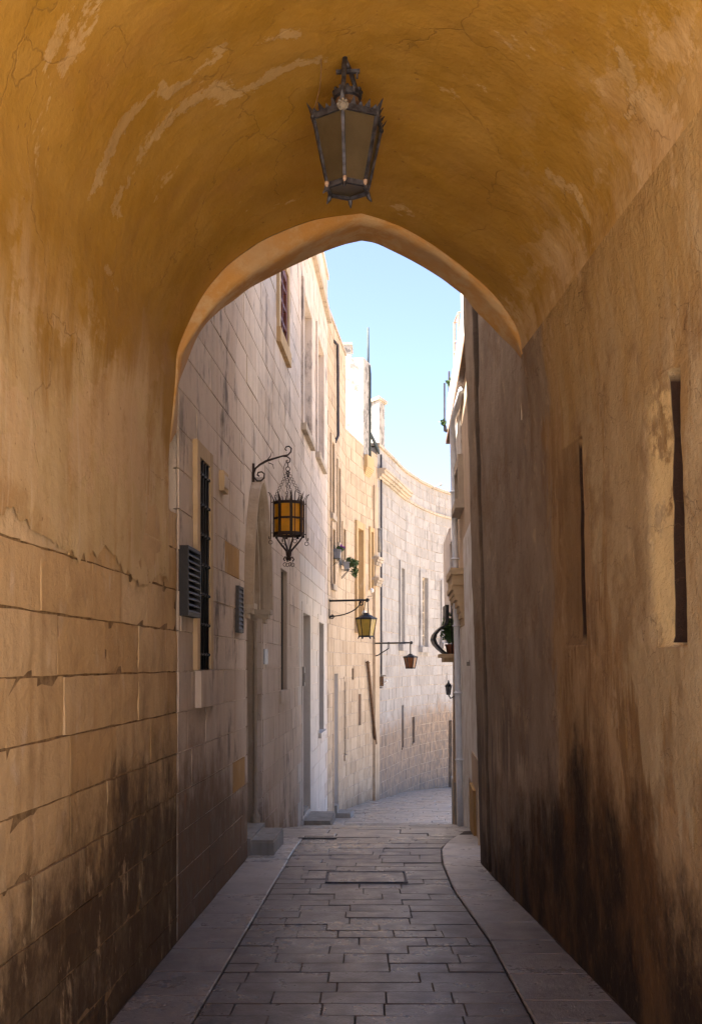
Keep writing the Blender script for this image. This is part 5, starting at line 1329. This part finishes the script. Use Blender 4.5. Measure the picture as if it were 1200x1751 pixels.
# small dark stone spout on the wall under the balcony
s_ = RH.px(806, 1.5); z = RH.at(806, 1134)[1]; mb = MB(); RH.block(mb, (s_, s_ + .12, z - .03, z + .015), -.02, .045); RH.block(mb, (s_ + .02, s_ + .10, z + .0151, z + .035), -.02, .02); tag(mb.build('stone_spout', M['step']), 'small dark stone spout jutting from the peeling white wall', 'spout')

# pipes and cables
def pipe(name, label, pts, r_, m, cat='pipe', clips=None):
    o = thing(name, label, cat, pts[-1]); MB().tube(pts, r_, 8).build('pipe_run', m, o, True)
    if clips:
        for p, n in clips: MB().ring(p, r_ * 1.25, r_ * .3, nrm=n, n=10, m=4).build('clip', m, o)
    return o
wp = lambda W, x, y, off: W.P(*W.at(x, y), off)
s_ = RH.px(787, 3); zt_, zm = RH.at(787, 708)[1], RH.at(787, 1390)[1]
pp = [RH.P(RH.px(793, 4.5), zt_ + .09, .02), RH.P(s_ - .12, zt_ + .06, .06), RH.P(s_, zt_ - .02, .065)] + [RH.P(s_, zt_ + (zm - zt_) * k / 8, .065) for k in range(1, 9)]
pipe('drainpipe', 'white plastic drainpipe running down the rendered house from the parapet', pp, .038, M['white_pipe'], clips=[(RH.P(s_, zt_ + (zm - zt_) * k / 6, .065), (0, 0, 1)) for k in range(1, 6)])
pp = [wp(B2, 570.5, 583, .0), wp(B2, 572.5, 590, .05), wp(B2, 573, 640, .05), wp(B2, 573.3, 700, .05), wp(B2, 573.5, 745, .05), wp(B2, 572, 756, .01)]
pipe('cable_duct', 'dark cable duct running down the upper wall of the tall townhouse', pp, .028, M['dark_pipe'])
s_ = BF.px(648.5); pipe('rain_pipe', 'thin dark rain pipe at the near edge of the curved white wall', [BF.P(s_, 6.5, .04), BF.P(s_, 5.0, .045), BF.P(s_, 3.0, .045), BF.P(s_, 1.3, .045)], .022, M['dark_pipe'])
s_ = B3.px(639.5); z0, z1 = B3.at(640, 945)[1], B3.at(640, 905)[1]; pipe('vent_pipe', 'short grey vent pipe with a capped top above the stone capital', [B3.P(s_, z1, .12), B3.P(s_, z0, .12)], .035, M['grey_pipe'], clips=[(B3.P(s_, z1, .12), (0, 0, 1))])
pa_, pb_ = wp(B3, 625, 1133, .05), wp(B3, 638.5, 1272, .05); pipe('leaning_pipe', 'long brown pipe leaning across the golden wall to the pilaster', [pa_ + Vector((-.02, 0, .03)), pa_, pb_], .035, M['rust'], clips=[(pa_, (0, 0, 1))])
# meter and small white fitting
m_o = thing('utility_fitting', 'small white camera and grey box fixed low on the corner pilaster', 'camera', wp(B3, 646, 1185, .1))
c = wp(B3, 646, 1165, .08); mb = MB(); mb.box(c, (.10, .10, .22)); mb.build('box_body', M['rust'], m_o)
mb = MB(); mb.tube([c + Vector((0, -.05, .16)), c + Vector((.0, -.05, .13)), c + Vector((.10, -.05, .13))], .018, 6); mb.tube([c + Vector((0, -.05, -.12)), c + Vector((.0, -.05, -.16))], .05, 8); mb.build('conduit', M['grey_pipe'], m_o)
mb = MB(); mb.tube([c + Vector((.06, -.06, -.04)), c + Vector((.13, -.10, .02))], .026, 8); mb.beam(c + Vector((.12, -.09, .02)), c + Vector((.2, -.10, .02)), .012); mb.build('camera_body', M['white_metal'], m_o)
# two white bulbs on the wall near the first street lantern
for (x, y), lb in (((628, 1010), 'small white globe on a stalk above the yellow paned wall lantern'), ((614.5, 1048), 'small white globe beside the roof of the yellow paned wall lantern')):
    p = wp(B3, x, y, .10); o = thing('globe_light', lb, 'light', p, 'small white globes on the golden wall'); mb = MB(); mb.lathe(p, [(.02, -.05), (.045, -.02), (.04, .03), (.01, .06)], 10); mb.build('globe', M['white_metal'], o, True)
    MB().tube([p + Vector((0, 0, -.05)), p + Vector((-.0, 0, -.12)), p + Vector((-.12, .02, -.13))], .01, 5).build('stalk', M['grey_pipe'], o)
# pole and lead flashing on the roofs
p0, p1 = unproj(631, 745, 24.6), unproj(629, 560, 24.6); p0.x += .01
po = thing('roof_pole', 'tall thin green grey pole standing on the roof edge against the sky', 'pole', p0)
MB().tube([p0 + Vector((0, 0, -.8)), Vector((p0.x - .0, p0.y, CH + (HY - 640) / F * 24.6)), Vector((p0.x - .02, p0.y, CH + (HY - 625) / F * 24.6))], .038, 8).build('lower_tube', M['green_metal'], po, True)
MB().tube([Vector((p0.x - .03, p0.y, CH + (HY - 660) / F * 24.6)), Vector((p0.x - .035, p0.y, p1.z))], .026, 8).build('upper_tube', M['green_metal'], po, True)
fl = thing('metal_flashing', 'ribbed green grey metal sheet capping the parapet beside the roof pole', 'flashing', unproj(640, 755, 25))
for k in range(5):
    a_, b_ = unproj(632 + k * .7, 737 + k * 2.5, 24.75 - .02 * k), unproj(647 + k * .2, 766 + k * 2.4, 25.5 - .02 * k); MB().beam(a_, b_, .035, .022).build('rib', M['green_metal'], fl)
# spotlight arm on the far parapet
b_ = unproj(741, 833, 31.4); c = unproj(753, 829.5, 31.2); ar = thing('lamp_arm', 'small lamp on a thin arm sticking up from the far curved parapet', 'lamp', b_)
MB().tube([b_ + Vector((-.05, .3, -.05)), b_, c], .014, 6).build('arm', M['grey_pipe'], ar); MB().lathe(c + Vector((0, 0, -.03)), [(.02, 0), (.05, .02), (.05, .06), (.02, .08)], 8).build('head', M['grey_pipe'], ar)
# roof terrace on the right: frame of pipes, rods, creeper
TY = 14.6
fr = thing('terrace_pipework', 'pinkish pipe frame standing on the right hand roof terrace', 'pipework', unproj(783, 640, TY))
U = lambda x, y, Y=TY: unproj(x, y, Y)
for x, y0, y1, Y in ((776.5, 551, 690, TY + .5), (783.5, 534, 660, TY), (792, 534, 640, TY - .3)): MB().tube([U(x, y1 + 10, Y), U(x, y0, Y)], .016, 6).build('post', M['pinkish'], fr)
for (xa, ya, Ya), (xb, yb_, Yb_) in (((776.5, 551, TY + .5), (796, 551, TY + .5)), ((783.5, 534, TY), (800, 534, TY)), ((776.5, 603, TY + .5), (783.5, 600, TY)), ((776.5, 585, TY + .5), (797, 581, TY - .1)), ((776.5, 617, TY + .5), (798, 617, TY - .1)), ((783.5, 534, TY), (776.5, 551, TY + .5))):
    MB().tube([U(xa, ya, Ya), U(xb, yb_, Yb_)], .011, 6).build('cross_pipe', M['pinkish'], fr)
for x, y0, y1, lb in ((759.5, 655, 730, 'short thin metal rod at the far end of the terrace wall'), (767.5, 635, 705, 'taller thin metal rod on the terrace wall beside green sprigs')):
    tag(MB().tube([U(x, y1 + 8, 15.9), U(x, y0, 15.9)], .014, 6).build('metal_rod', M['dark_pipe']), lb, 'rod', 'thin rods on the terrace wall')
potted('terrace_creeper', 'yellow green creeper growing behind the pipe frame on the terrace', U(793, 608, 14.4), (.11, .25, .17), 420, .026, M['leaf_yellow'], U(794, 630, 14.4), 21)
potted('wall_weed', 'green sprig sprouting from the terrace wall between the two rods', U(770, 655, 15.7), (.10, .12, .07), 60, .035, M['leaf'], U(772, 690, 15.7), 23, g='green sprigs on the terrace wall')
potted('wall_weed', 'lowest green sprig hanging off the far end of the terrace wall', U(757.5, 723, 15.9), (.06, .10, .06), 45, .03, M['leaf'], U(764, 738, 15.9), 27, g='green sprigs on the terrace wall')
# drain grating line at the pavement's end
tag(MB().add([(-.52, 10.95, floor_z(10.95) + .004), (-.14, 10.95, floor_z(10.95) + .004), (-.14, 11.02, floor_z(11.02) + .004), (-.52, 11.02, floor_z(11.02) + .004), (-.52, 10.95, floor_z(10.95) + .012), (-.14, 10.95, floor_z(10.95) + .012), (-.14, 11.02, floor_z(11.02) + .012), (-.52, 11.02, floor_z(11.02) + .012)], [(3, 2, 1, 0), (4, 5, 6, 7), (0, 1, 5, 4), (1, 2, 6, 5), (2, 3, 7, 6), (3, 0, 4, 7)]).build('drain_strip', M['black_iron']), 'narrow dark metal drain strip lying across the end of the left pavement', 'drain')
